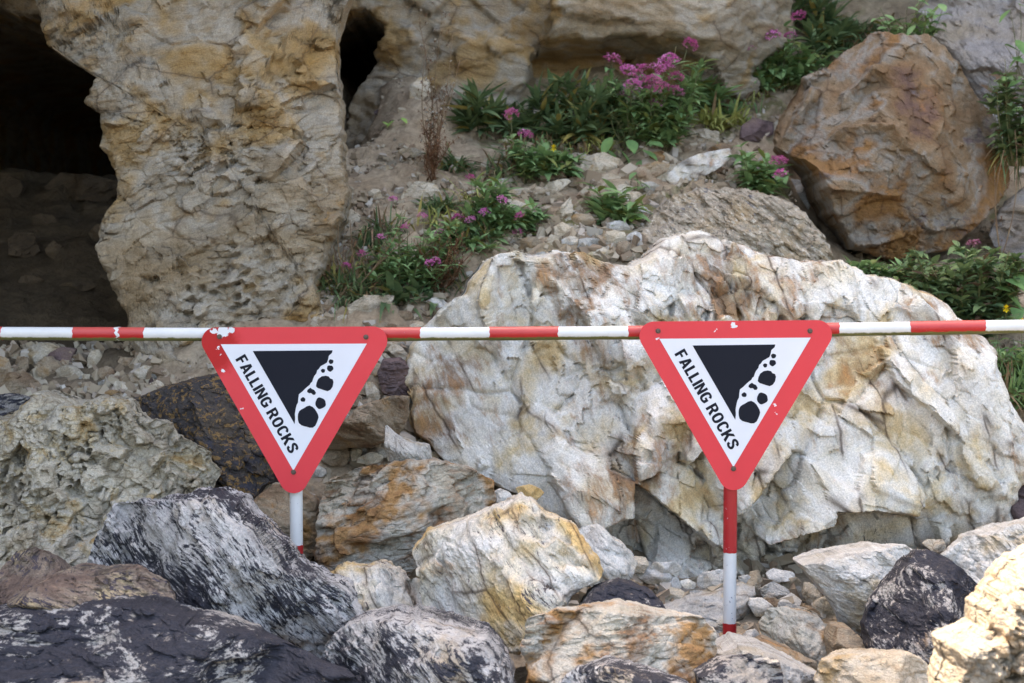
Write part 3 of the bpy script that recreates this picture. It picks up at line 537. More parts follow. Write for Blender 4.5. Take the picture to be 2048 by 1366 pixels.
boulder('boulder', 'cream slab with a small sharp crest at the bottom right beside the sunlit breccia', 'boulder',
    [(1626, 1360), (1650, 1322), (1700, 1308), (1800, 1304), (1845, 1318), (1868, 1350), (1870, 1420), (1800, 1480), (1660, 1470)], 5.65, .24, .25, 'tan', 5, bed=(.1, -.3, .95), lean=.35, e=.58, seed=211, coarse=(6, .9, .01), mid=(40, .7, .008))
boulder('boulder', 'rusty brown wedge with a pale top edge right of the right post', 'boulder',
    [(1518, 1250), (1535, 1218), (1580, 1216), (1640, 1234), (1656, 1262), (1645, 1300), (1600, 1345), (1560, 1320), (1525, 1290)], 6.45, .2, .2, 'rustslab', 5, bed=(.5, -.4, .7), lean=.25, e=.6, seed=221, coarse=(6, .92, .01), mid=(30, .7, .006))
boulder('boulder', 'long rust-brown splinter of rock below the rusty wedge near the right post', 'boulder',
    [(1495, 1292), (1530, 1280), (1580, 1300), (1630, 1325), (1632, 1350), (1590, 1368), (1530, 1330)], 6.15, .14, .16, 'brown', 5, bed=(.5, -.3, .8), lean=.3, e=.6, seed=223, coarse=(6, .9, .01), mid=(24, .7, .006), st=(60, .004))
boulder('boulder', 'tan and rust angular stone between the rusty wedge and the black pyramid rock', 'boulder',
    [(1655, 1278), (1668, 1250), (1700, 1254), (1735, 1290), (1728, 1330), (1690, 1350), (1660, 1320)], 6.25, .16, .16, 'brown', 4, lean=.2, seed=227, coarse=(6, .92, .01), mid=(0, 0, 0), angle=28)
boulder('boulder', 'overhanging brown wedge of rock to the right of the left sign', 'boulder',
    [(640, 900), (668, 862), (720, 812), (780, 792), (822, 792), (820, 830), (800, 872), (745, 894), (690, 896)], 7.35, .22, .3, 'brown', 5, bed=(.3, .35, .88), lean=-.35, e=.6, seed=231, coarse=(6, .92, .01), mid=(30, .7, .006), st=(40, .004))
boulder('boulder', 'rounded purple-brown stone right of the left sign under the rail', 'boulder',
    [(756, 745), (768, 718), (800, 714), (824, 735), (836, 760), (826, 790), (795, 800), (764, 784)], 7.75, .14, .15, 'purple', 5, lean=.1, seed=235, coarse=(6, .6, .0), mid=(30, .6, .003))
boulder('boulder', 'pale sharp upright stone beside the brown wedge at the left foot of the huge boulder', 'boulder',
    [(772, 850), (790, 868), (822, 884), (858, 888), (866, 930), (820, 950), (785, 930), (770, 890)], 7.05, .14, .15, 'pale', 5, bed=(.8, -.3, .4), seed=237, coarse=(6, .92, .005), mid=(24, .7, .004))
boulder('boulder', 'tan and brown angular block directly behind the left post', 'boulder',
    [(505, 1000), (545, 968), (600, 970), (632, 1000), (645, 1045), (640, 1100), (600, 1160), (540, 1150), (520, 1060)], 7.0, .2, .25, 'brown', 5, bed=(.3, -.4, .8), lean=.15, e=.6, seed=241, coarse=(6, .92, .01), mid=(30, .7, .006))
boulder('boulder', 'pale layered rock fragments heap between the black-white boulder and banded wedge', 'boulder',
    [(640, 1150), (700, 1130), (780, 1130), (838, 1165), (848, 1210), (800, 1260), (700, 1270), (640, 1210)], 6.35, .2, .2, 'swirl', 5, bed=(.85, -.2, .5), lean=.4, seed=245, coarse=(6, .8, .01), mid=(60, .8, .01), st=(50, .008))
boulder('boulder', 'grey folded rock on the right shoulder of the banded white wedge', 'boulder',
    [(1150, 1060), (1195, 1050), (1250, 1090), (1275, 1125), (1255, 1160), (1200, 1200), (1160, 1150)], 6.75, .18, .2, 'pale', 5, bed=(.6, -.3, .7), lean=.2, seed=247, st=(50, .006))
boulder('boulder', 'black slab corner at the left edge beneath the cave rubble', 'boulder',
    [(-80, 800), (0, 790), (35, 788), (66, 800), (70, 850), (20, 900), (-80, 900)], 7.35, .15, .2, 'black', 5, seed=251, lean=.3)

# ------------------------------------------------------------------ barrier: striped rail on two posts
from mathutils.geometry import tessellate_polygon
def dbar(px): return 6.72-(px-588)*.12/878
RAILPX = [(-150, 666), (0, 667), (431, 669), (780, 668.5), (1270, 665.5), (1660, 659.5), (2048, 653), (2250, 649.5)]
def railp(px): return P(px, np.interp(px, [a for a, b in RAILPX], [b for a, b in RAILPX]), dbar(px))
def tube(path, r, seg=24, wob=None):
    path = [np.array(p, float) for p in path]; vv = []; ff = []
    for i, p in enumerate(path):
        t = path[min(i+1, len(path)-1)]-path[max(i-1, 0)]; t /= np.linalg.norm(t)
        u = np.cross(t, [0, 1, 0] if abs(t[1]) < .9 else [1, 0, 0]); u /= np.linalg.norm(u); w = np.cross(t, u)
        for k in range(seg):
            a = 2*math.pi*k/seg; q = p+(u*math.cos(a)+w*math.sin(a))*(r if np.isscalar(r) else r[i])
            if wob and i in (0, len(path)-1): q = q+t*wob*math.sin(a*3+p[0]*40)*.5+t*wob*.6*math.sin(a*7+1+p[0]*70)
            vv.append(q)
    n = len(path)
    for i in range(n-1):
        for k in range(seg): a, b = i*seg+k, i*seg+(k+1) % seg; ff += [(a, b, b+seg), (a, b+seg, a+seg)]
    for base, flip in ((0, 1), ((n-1)*seg, 0)):
        for k in range(1, seg-1): ff.append((base, base+k+1, base+k) if flip else (base, base+k, base+k+1))
    return np.array(vv), np.array(ff)
def tubeobj(name, path, r, mat, parent, origin, **k):
    v, f = tube(path, r, **k); return link(name, mesh(name, v-np.array(origin), f, True, 40), mat, parent)
RP = .0226
lp, rp = P(590.5, 1000, dbar(590)), P(1462.5, 1000, dbar(1462))
bbase = np.array([lp[0], lp[1], gz(lp[0], lp[1])-.1])
bar = tag(empty('barrier', bbase), 'red and white striped metal rail barrier on two posts across the picture', 'barrier')
rail = tubeobj('rail', [railp(a) for a, b in RAILPX], RP, M['p_white'], bar, bbase)
for a, b in ((-140, 5), (148, 290), (430, 570), (705, 842), (980, 1117), (1257, 1395), (1535, 1678), (1820, 1970), (2110, 2245)):
    tubeobj('red_band', [railp(q) for q in np.linspace(a, b, 5)], RP+.0009, M['p_red'], rail, bbase, wob=.0022)
tubeobj('paint_gap', [railp(q) for q in (233, 236, 239)], RP+.0016, M['p_white'], rail, bbase, wob=.008)
for base, bands in ((lp, [(1092, 1235)]), (rp, [(880, 1107), (1250, 1390)])):
    d = base[1]; px0 = 1024+base[0]/ (base@FWD-CAM@FWD)*F
    top = railp(px0); bx, by = base[0], top[1]
    def zat(py): return P(px0, py, (np.array([bx, by, 1.0])-CAM)@FWD)[2]
    post = tubeobj('post', [(bx, by, top[2]-.01), (bx, by, zat(1180)), (bx, by, gz(bx, by)-.25)], RP-.0006, M['p_white_post'], bar, bbase)
    for a, b in bands:
        tubeobj('red_band', [(bx, by, zat(q)) for q in np.linspace(a, b, 4)], RP+.0004, M['p_red_post'], post, bbase, wob=.0012)

# ------------------------------------------------------------------ the two triangular signs
def sign_mat(name, col, chips, corner=None, chipc=(.82, .82, .84), rough=.33, spec=.4):
    t = NT(name); tc = t.n('TexCoord'); v = tc.outputs['Object']; n = t.noise(v, 8, 4, .6)
    c = t.mix(n, tuple(x*.93 for x in col), tuple(min(1, x*1.05) for x in col))
    wv = t.vmath('ADD', v, t.vmath('MULTIPLY', t.vmath('SUBTRACT', t.noise(v, 45, 5, .7, col=True), (.5, .5, .5)), (.05, 0, .05)))
    def dist(p):
        o = t.n('VectorMath', operation='DISTANCE'); t.l(wv, o.inputs[0]); o.inputs[1].default_value = (p[0], 0, p[1]); return o.outputs['Value']
    if corner: c = t.mix(t.step(dist(corner), corner[2], corner[2]*.55), c, (.52, .008, .012))
    for x, z, r in chips: c = t.mix(t.step(dist((x, z)), r*1.02, r*.9), c, chipc)
    sp = t.step(t.noise(v, 190, 3, .7), .73, .77, 0., .6); c = t.mix(sp, c, chipc)
    t.l(c, t.b.inputs['Base Color']); t.b.inputs['Roughness'].default_value = rough; t.b.inputs['Specular IOR Level'].default_value = spec
    t.l(t.bump(t.noise(v, 5, 2, .5), .25, .012), t.b.inputs['Normal']); return t.m
def zc(x, y): return np.array([390+x*.27075, 630+y*.27087])
K_ = 6.72/F; CEN = np.array([588.9, 771.2])
def loc2(p): q = (np.array(p, float)-CEN)*K_; return np.array([q[0], -q[1]])
def ngon(name, loops, y, mat, parent, thick=0.0):
    """flat sheet from outline + holes; optional thickness backwards"""
    pts = [np.array(l, float) for l in loops]; allp = np.vstack(pts)
    tri = np.array(tessellate_polygon([[Vector((a, b, 0)) for a, b in l] for l in pts]))
    a, b, c = allp[tri[:, 0]], allp[tri[:, 1]], allp[tri[:, 2]]; cr = (b[:, 0]-a[:, 0])*(c[:, 1]-a[:, 1])-(b[:, 1]-a[:, 1])*(c[:, 0]-a[:, 0])
    tri[cr < 0] = tri[cr < 0][:, ::-1]
    v = np.c_[allp[:, 0], np.full(len(allp), y), allp[:, 1]]; f = [tuple(q) for q in tri]
    if thick:
        n = len(allp); v = np.vstack([v, v+np.array([0, thick, 0])]); f += [(q[0]+n, q[2]+n, q[1]+n) for q in tri]
        for i in range(n): j = (i+1) % n; f += [(i, i+n, j+n), (i, j+n, j)]
    return link(name, mesh(name, v, np.array(f), False), mat, parent)
def hull3(cs, r, n=14):
    out = []
    for i, c in enumerate(cs):
        p, q = np.array(cs[i-1]), np.array(cs[(i+1) % 3]); c = np.array(c, float)
        def outn(a, b): t = (b-a)/np.linalg.norm(b-a); return np.array([t[1], -t[0]])
        n0, n1 = outn(p, c), outn(c, q); a0 = math.atan2(n0[1], n0[0]); a1 = math.atan2(n1[1], n1[0])
        while a1 < a0: a1 += 2*math.pi
        out += [c+r*np.array([math.cos(a), math.sin(a)]) for a in np.linspace(a0, a1, n)]
    return np.array(out)
def blob(x, y, rx, ry, seed, n=22):
    g = np.random.RandomState(seed); a = np.linspace(0, 2*math.pi, n, endpoint=False); w = 1+.05*np.sin(a*3+g.rand()*6)+.04*np.sin(a*5+g.rand()*6)+g.uniform(-.02, .02, n)
    return [loc2(zc(x+rx*w[i]*math.cos(a[i]), y+ry*w[i]*math.sin(a[i]))) for i in range(n)]
def zl(pts): return [loc2(zc(*p)) for p in pts]
MOUNT = [(433, 263), (1027, 255), (1022, 275), (1004, 290), (998, 297), (994, 320), (985, 345), (960, 360), (938, 372), (922, 395), (912, 402), (906, 425), (890, 445), (882, 462), (874, 488), (864, 495), (856, 510), (840, 522), (820, 540), (800, 560), (775, 580), (770, 610), (768, 640), (757, 660), (750, 690), (744, 725), (746, 760), (742, 800)]
BIG = [(920, 465), (945, 447), (975, 442), (998, 448), (1008, 462), (1026, 468), (1033, 488), (1026, 522), (1010, 545), (988, 556), (960, 548), (915, 533), (902, 520), (908, 490)]
NOTCH = [(838, 548), (850, 538), (862, 531), (872, 540), (890, 548), (902, 568), (896, 582), (880, 584), (866, 570), (850, 572), (836, 562)]
s_ = .205
def arc(cx, cy, rx, ry, a0, a1, n=16, p=2.5):
    o = []
    for a in np.radians(np.linspace(a0, a1, n)): c, s2_ = math.cos(a), math.sin(a); o.append((cx+rx*math.copysign(abs(c)**(2/p), c), cy+ry*math.copysign(abs(s2_)**(2/p), s2_)))
    return o
def stroke(pts, w):
    p = np.array(pts, float); q = []
    P4 = np.vstack([2*p[0]-p[1], p, 2*p[-1]-p[-2]])
    for i in range(1, len(P4)-2):
        for t in np.linspace(0, 1, 5, endpoint=False):
            a, b, c, d = P4[i-1:i+3]; q.append(.5*((2*b)+(c-a)*t+(2*a-5*b+4*c-d)*t*t+(3*b-a-3*c+d)*t**3))
    q.append(p[-1]); q = np.array(q); tg = np.gradient(q, axis=0); tg /= np.linalg.norm(tg, axis=1)[:, None]; n = np.c_[-tg[:, 1], tg[:, 0]]
    return [tuple(x) for x in q+n*w/2]+[tuple(x) for x in (q-n*w/2)[::-1]]
GL = {
 'F': (.55, [[(0, 0), (s_, 0), (s_, .40), (.47, .40), (.47, .58), (s_, .58), (s_, .82), (.53, .82), (.53, 1), (0, 1)]]),
 'A': (.68, [[(0, 0), (.21, 0), (.25, .19), (.43, .19), (.47, 0), (.68, 0), (.455, 1), (.225, 1)], [(.285, .36), (.395, .36), (.34, .70)]]),
 'L': (.50, [[(0, 0), (.48, 0), (.48, .18), (s_, .18), (s_, 1), (0, 1)]]),
 'I': (.205, [[(0, 0), (s_, 0), (s_, 1), (0, 1)]]),
 'N': (.63, [[(0, 0), (.19, 0), (.19, .60), (.43, 0), (.63, 0), (.63, 1), (.44, 1), (.44, .42), (.20, 1), (0, 1)]]),
 'G': (.66, [arc(.33, .5, .33, .515, 30, 285, 26)+[(.66, .10), (.66, .53), (.34, .53), (.34, .36), (.455, .36), (.455, .22)]+arc(.33, .5, .125, .33, 285, 30, 20)]),
 'R': (.65, [[(0, 0), (s_, 0), (s_, .40), (.28, .40), (.43, 0), (.66, 0), (.485, .44), (.56, .50), (.61, .58), (.625, .70), (.60, .84), (.54, .93), (.45, .985), (.36, 1), (0, 1)], [(s_, .57), (.33, .57), (.395, .61), (.42, .70), (.395, .79), (.33, .83), (s_, .83)]]),
 'O': (.66, [arc(.33, .5, .33, .515, 0, 346, 27), arc(.33, .5, .125, .335, 0, 342, 20)]),
 'C': (.64, [arc(.33, .5, .33, .515, 28, 332, 28)+arc(.33, .5, .125, .335, 332, 28, 22)]),
 'K': (.68, [[(0, 0), (s_, 0), (s_, .27), (.28, .39), (.45, 0), (.69, 0), (.42, .57), (.67, 1), (.44, 1), (s_, .60), (s_, 1), (0, 1)]]),
 'S': (.62, [stroke([(.515, .70), (.49, .85), (.32, .91), (.15, .85), (.115, .71), (.23, .58), (.42, .45), (.51, .29), (.46, .14), (.30, .09), (.14, .15), (.10, .30)], .195)]),
}
def lettering():
    adv = []; x = 0
    for ch in 'FALLING ROCKS':
        if ch == ' ': x += .26; continue
        adv.append((ch, x)); x += GL[ch][0]+.075
    tot = x-.075; L, H = 806/tot, 84; o = np.array([302, 326.]); dx = np.array([.4994, .8664]); up = np.array([.8664, -.4994]); res = []
    for ch, x0 in adv: res.append([[loc2(zc(*(o+dx*(x0+a)*L+up*b*H))) for a, b in lp_] for lp_ in GL[ch][1]])
    return res
LET = lettering()
def flat(name, polys, y, mat, parent):
    vv, ff, n = [], [], 0
    for loops in polys:
        pts = [np.array(l, float) for l in loops]; allp = np.vstack(pts); tri = np.array(tessellate_polygon([[Vector((a, b, 0)) for a, b in l] for l in pts]))
        a, b, c = allp[tri[:, 0]], allp[tri[:, 1]], allp[tri[:, 2]]; cr = (b[:, 0]-a[:, 0])*(c[:, 1]-a[:, 1])-(b[:, 1]-a[:, 1])*(c[:, 0]-a[:, 0])
        tri[cr < 0] = tri[cr < 0][:, ::-1]; vv.append(np.c_[allp[:, 0], np.full(len(allp), y), allp[:, 1]]); ff.append(tri+n); n += len(allp)
    return link(name, mesh(name, np.vstack(vv), np.vstack(ff), False), mat, parent)
inkm = sign_mat('dark_navy_sign_ink', (.014, .016, .024), [], chipc=(.06, .065, .08), rough=.6, spec=.12)
def make_sign(label, cen, d, rot, redm, whitem):
    r = empty('warning_sign', P(cen[0], cen[1], d)-np.array([0, .0285, 0])); r.rotation_euler = (0, math.radians(rot), math.radians(-4.67))
    tag(r, label, 'sign')
    out = [loc2(p) for p in hull3([(432, 683), (588, 957), (749, 680)][::-1], 28.5)[::1]]
    pl = ngon('plate', [out], 0, redm, r, .003)
    ngon('white_panel', [[loc2(p) for p in ((442.5, 688.2), (736.6, 685.5), (587.7, 940))]], -.0008, whitem, r)
    mt = ngon('mountain_symbol', [zl(MOUNT)], -.0016, inkm, r)
    for i, lp_ in enumerate([blob(1015, 338, 18, 17, 1), blob(1008, 388, 24, 23, 2), blob(955, 406, 15, 15, 3), zl(BIG), zl(NOTCH), blob(805, 619, 18, 17, 4), blob(935, 645, 39, 42, 5), blob(843, 748, 77, 79, 6)]):
        ngon('rock_symbol', [lp_], -.0016, inkm, mt)
    flat('lettering', LET, -.0016, inkm, r)
    for p in ((440, 673), (735, 672.5), (588, 943)):
        x, z = loc2(p); v, f = tube([(x, .002, z), (x, -.0028, z)], .0085, 20); w_ = link('washer', mesh('washer', v, f, True, 40), M['bolt'], r)
        v, f = tube([(x, -.002, z), (x, -.0062, z), (x, -.0080, z)], [.0062, .0060, .0045], 8); link('bolt_head', mesh('bolt_head', v, f, True, 30), M['bolt'], w_)
    return r
def C2(*pts): return [(*loc2((a, b)), r*K_) for a, b, r in pts]
RED = (.79, .052, .066); WHT = (.80, .81, .86)
redL = sign_mat('left_sign_red_sheeting', RED, C2((447, 664, 13), (428, 662, 7), (462, 660, 8), (438, 696, 3), (441, 708, 2), (448, 742, 4), (486, 818, 2)), corner=(*loc2((420, 690)), .125))
redR = sign_mat('right_sign_red_sheeting', RED, C2((588, 661, 7), (551, 671, 2), (666, 817, 2.5), (672, 833, 2.5), (436, 688, 3)))
wht = sign_mat('white_sign_sheeting', WHT, [], chipc=(.6, .6, .62))
make_sign('triangular FALLING ROCKS sign on the left, with dark red peeling left corner', (588.9, 771.2), 6.72, 0, redL, wht)
make_sign('triangular FALLING ROCKS sign on the right, in front of the huge cream boulder', (1466.8, 761.2), 6.60, -.14, redR, wht)

# ------------------------------------------------------------------ loose stones
STONES = []      # (object, colour word, size word, zone, px)
CW = {'tan': 'tan', 'brown': 'brown', 'pale': 'pale grey', 'purple': 'purple-brown', 'black': 'black', 'rustslab': 'rusty', 'rust': 'ochre', 'speckle': 'speckled grey', 'cream': 'cream', 'cavestone_shaded': 'dark brown'}
def auto_outline(cx, cy, w, h, rot, g):
    n = g.randint(6, 9); a = np.sort(np.linspace(0, 2*math.pi, n, endpoint=False)+g.uniform(-.3, .3, n)); r = g.uniform(.82, 1.12, n)
    x, y = w/2*r*np.cos(a)*1.08, h/2*r*np.sin(a)*1.12; t = math.radians(rot)
    return [(cx+x[i]*math.cos(t)-y[i]*math.sin(t), cy+x[i]*math.sin(t)+y[i]*math.cos(t)) for i in range(n)]
def stone(cx, cy, w, h, rot, mat, zone, out=None, lift=0.0, d=None):
    sd = int(cx*7+cy*13) % 9973; g = np.random.RandomState(sd)
    out = out or auto_outline(cx, cy, w, h, rot, g); bot = max(p[1] for p in out)
    dd = d or hit(cx, min(cy+.45*abs(bot-cy), bot))-lift
    if zone == Z7: dd = min(dd, 7.02)
    sz = math.sqrt(w*h)*dd/F; big = w*h > 2600
    o = boulder('stone', None, None, out, dd, .42*sz, .42*sz, mat, 4 if big else 3, bed=(g.uniform(-.5, .5), g.uniform(-.6, .1), 1), lean=g.uniform(0, .5), e=.7, seed=sd,
                coarse=(6, 0, 0), slope=(.3, 1.1), mid=((16 if big else 0), .8, .006), fine=((150 if w*h > 6000 else 0), .6, .002), rough=.003, groove=(.002, .006), angle=32)
    STONES.append((o, CW[mat], ('large ' if w*h > 3600 else ('small ' if w*h < 800 else ''))+('flat ' if w > 1.9*h else 'upright ' if w < 1.05*h else 'blocky '), zone, cx)); return o
Z1, Z2, Z3, Z4, Z5, Z6, Z7 = 'below the cave mouth', 'inside the cave mouth', 'right of the left sign', 'around the left post', 'on the bare dirt', 'on the scree', 'below the cream boulder'
for a in [(75, 713, 85, 45, -15, 'tan'), (122, 716, 80, 42, -30, 'purple'), (98, 738, 60, 46, 35, 'brown'), (34, 770, 100, 56, 4, 'brown'), (42, 735, 34, 46, 20, 'brown'), (6, 735, 36, 50, 0, 'brown'), (146, 752, 66, 34, 22, 'tan'), (192, 722, 34, 44, 10, 'tan'),
          (240, 708, 42, 20, 10, 'black'), (256, 724, 44, 24, 0, 'brown'), (214, 747, 34, 30, 20, 'brown'), (266, 763, 52, 34, 10, 'brown'), (292, 745, 42, 28, -5, 'tan'), (248, 776, 44, 26, 20, 'tan'), (226, 790, 36, 20, 0, 'brown'), (312, 772, 34, 22, 0, 'tan'), (182, 778, 46, 24, 10, 'brown'), (100, 776, 40, 18, 0, 'tan'), (20, 708, 40, 16, 0, 'brown'), (210, 770, 30, 22, 0, 'pale'), (150, 780, 30, 16, 0, 'brown'), (278, 722, 26, 18, 0, 'tan')]: stone(*a, Z1)
for a in [(165, 378, 180, 62, 0, 'cavestone_shaded'), (18, 378, 60, 52, 0, 'cavestone_shaded'), (50, 492, 66, 50, 10, 'cavestone_shaded'), (110, 500, 40, 34, 10, 'cavestone_shaded'), (155, 572, 80, 22, 0, 'cavestone_shaded'), (30, 612, 60, 14, 0, 'cavestone_shaded'), (215, 560, 40, 30, 0, 'cavestone_shaded'), (90, 440, 50, 30, 0, 'cavestone_shaded'), (200, 470, 40, 40, 0, 'cavestone_shaded'), (60, 560, 50, 20, 0, 'cavestone_shaded')]: stone(*a, Z2)
for a in [(796, 704, 64, 20, 38, 'tan'), (775, 692, 40, 24, 10, 'brown'), (716, 772, 56, 34, 20, 'brown'), (746, 786, 30, 50, -25, 'tan'), (700, 800, 50, 30, 0, 'brown'), (782, 800, 40, 20, 0, 'brown'), (815, 795, 40, 24, 0, 'pale'), (848, 838, 30, 62, 25, 'brown'), (742, 740, 40, 34, 0, 'tan'), (820, 720, 34, 40, 20, 'brown'),
          (672, 912, 60, 46, -10, 'brown'), (712, 908, 26, 32, 0, 'tan'), (740, 918, 52, 22, -10, 'tan'), (758, 906, 36, 20, 0, 'rustslab'), (852, 916, 66, 20, -12, 'tan'), (800, 915, 40, 24, 0, 'pale'), (880, 935, 40, 30, 10, 'tan'), (905, 930, 30, 20, 0, 'brown'), (690, 880, 40, 24, 0, 'brown')]: stone(*a, Z3, lift=.04)
for a in [(458, 1000, 62, 32, 6, 'tan'), (500, 1010, 34, 18, 0, 'brown'), (534, 982, 56, 30, -25, 'tan'), (536, 1020, 44, 46, 20, 'brown'), (628, 942, 50, 28, 10, 'pale'), (642, 1066, 30, 38, 10, 'tan'), (622, 1106, 24, 44, 5, 'brown'), (642, 1148, 50, 36, 10, 'brown'), (560, 955, 60, 30, 40, 'purple'), (655, 1120, 40, 30, 0, 'purple')]: stone(*a, Z4, lift=.05)
for a in [(838, 182, 40, 56, 20, 'tan'), (712, 291, 34, 26, -10, 'tan'), (822, 305, 52, 20, 5, 'tan'), (770, 343, 44, 24, -10, 'tan'), (692, 437, 64, 44, 40, 'tan'), (750, 388, 30, 22, 20, 'tan'), (848, 387, 76, 44, 5, 'tan'), (742, 612, 92, 48, -18, 'tan'), (872, 606, 54, 22, 5, 'cream'), (648, 618, 46, 22, 0, 'brown'), (805, 632, 40, 20, 0, 'brown'), (690, 640, 50, 22, -10, 'tan'), (715, 326, 30, 14, 0, 'brown'), (760, 226, 26, 12, 0, 'purple'), (700, 236, 26, 16, 0, 'brown'), (930, 410, 60, 24, 0, 'tan'), (905, 440, 40, 24, 0, 'tan'), (800, 430, 40, 26, 0, 'tan'), (668, 600, 40, 20, 0, 'tan'), (770, 655, 60, 24, 5, 'brown'), (835, 655, 40, 24, 0, 'tan'), (990, 330, 60, 20, 0, 'tan'), (640, 640, 40, 18, 0, 'tan'), (745, 195, 60, 40, 0, 'tan')]: stone(*a, Z5)
stone(1398, 332, 136, 50, 0, 'cream', Z6, [(1326, 356), (1350, 330), (1400, 306), (1462, 293), (1468, 312), (1440, 336), (1392, 364), (1345, 374)])
stone(1128, 422, 50, 70, 0, 'tan', Z6, [(1092, 440), (1116, 418), (1142, 392), (1146, 420), (1140, 448), (1112, 452)])
for a in [(1410, 277, 64, 44, 10, 'tan'), (1070, 387, 104, 26, 3, 'tan'), (1198, 402, 66, 54, 20, 'brown'), (1196, 336, 84, 56, -20, 'tan'), (1290, 350, 112, 34, -22, 'brown'), (1320, 316, 46, 28, 15, 'rustslab'), (1240, 382, 54, 26, -15, 'tan'), (1100, 345, 30, 20, 0, 'tan'), (1060, 490, 66, 36, -5, 'brown'), (1104, 486, 32, 36, 15, 'tan'), (1130, 464, 46, 34, 20, 'tan'), (1184, 466, 90, 20, 10, 'tan'),
          (1140, 484, 44, 26, -10, 'pale'), (1176, 488, 50, 26, 0, 'pale'), (1228, 478, 50, 34, 0, 'tan'), (1208, 506, 76, 22, -5, 'cream'), (1252, 500, 42, 32, 20, 'brown'), (1165, 440, 66, 24, 0, 'brown'), (1300, 374, 34, 22, 0, 'pale'), (1335, 376, 34, 16, 0, 'tan'), (1282, 424, 40, 26, 0, 'pale'), (1512, 262, 76, 46, -35, 'purple'), (1602, 388, 36, 66, -28, 'pale'), (1462, 286, 24, 16, 0, 'pale'), (1352, 280, 40, 24, 0, 'brown'), (1372, 300, 36, 18, -20, 'brown'), (1240, 455, 50, 24, 5, 'pale'), (1020, 470, 60, 30, 0, 'tan'), (1150, 365, 50, 20, 0, 'brown'), (1245, 420, 40, 24, 0, 'brown'), (1090, 455, 40, 20, 0, 'brown'), (1340, 250, 40, 20, 0, 'brown'), (1270, 480, 40, 30, 0, 'pale'), (1480, 330, 30, 26, 0, 'tan'), (1530, 330, 40, 24, 0, 'brown'), (1560, 250, 30, 20, 0, 'tan'), (1035, 415, 70, 30, 15, 'tan'), (1015, 365, 60, 26, -8, 'pale'), (1110, 372, 60, 24, -12, 'tan'), (1160, 315, 50, 24, 0, 'tan'), (1220, 362, 60, 30, 10, 'tan'), (1265, 400, 50, 34, -20, 'tan'), (1070, 440, 60, 30, 20, 'pale'), (1320, 345, 70, 26, -25, 'tan'), (1440, 300, 50, 26, -15, 'brown'), (1085, 515, 50, 24, 0, 'pale'), (1310, 398, 50, 20, 0, 'brown')]: stone(*a, Z6)
for a in [(1336, 1166, 54, 28, 15, 'pale'), (1376, 1168, 36, 18, 15, 'cream'), (1424, 1160, 60, 34, -15, 'pale'), (1508, 1166, 34, 60, 10, 'tan'), (1552, 1186, 64, 44, 25, 'pale'), (1590, 1186, 30, 28, 0, 'pale'), (1626, 1196, 34, 60, -25, 'tan'), (1604, 1226, 90, 28, 22, 'pale'), (1544, 1206, 34, 26, 0, 'brown'), (1500, 1272, 38, 24, 0, 'cream'), (1526, 1278, 30, 16, 0, 'tan'), (1436, 1286, 22, 44, -20, 'pale'), (1306, 1148, 76, 34, 12, 'pale'), (1276, 1130, 44, 30, 0, 'tan'), (1490, 1158, 26, 16, 0, 'pale'), (1646, 1262, 40, 30, 0, 'pale'), (1740, 1300, 44, 44, 20, 'pale'), (1700, 1352, 60, 40, 0, 'pale'), (1290, 1195, 50, 30, 0, 'tan'), (1000, 1000, 50, 40, 0, 'pale'), (960, 985, 40, 30, 0, 'tan'), (1190, 1090, 60, 40, 20, 'pale'), (1230, 1140, 50, 40, 20, 'pale'),
          (1985, 1062, 60, 36, 0, 'tan'), (1955, 1100, 40, 30, 0, 'tan'), (1870, 1090, 50, 30, 0, 'tan'), (1580, 1165, 40, 24, 0, 'tan'), (1690, 1150, 40, 20, 0, 'tan'), (1260, 1170, 50, 24, 0, 'brown'), (1110, 1050, 40, 30, 0, 'cream'), (1060, 985, 50, 30, 10, 'cream'), (1400, 1195, 60, 30, 10, 'pale'), (1460, 1200, 40, 40, -10, 'tan'), (1525, 1215, 60, 36, 20, 'cream'), (1575, 1210, 50, 40, -15, 'pale'), (1650, 1215, 50, 40, 20, 'tan'), (1350, 1190, 50, 26, 0, 'tan'), (1610, 1260, 50, 34, 10, 'pale'), (1560, 1150, 60, 24, 5, 'pale'), (1450, 1150, 50, 24, 0, 'pale'), (1640, 1140, 60, 24, 0, 'pale'), (1240, 1105, 60, 30, 10, 'pale'), (1330, 1135, 70, 26, 0, 'pale'), (1780, 1110, 60, 26, 0, 'pale')]: stone(*a, Z7, lift=.03)

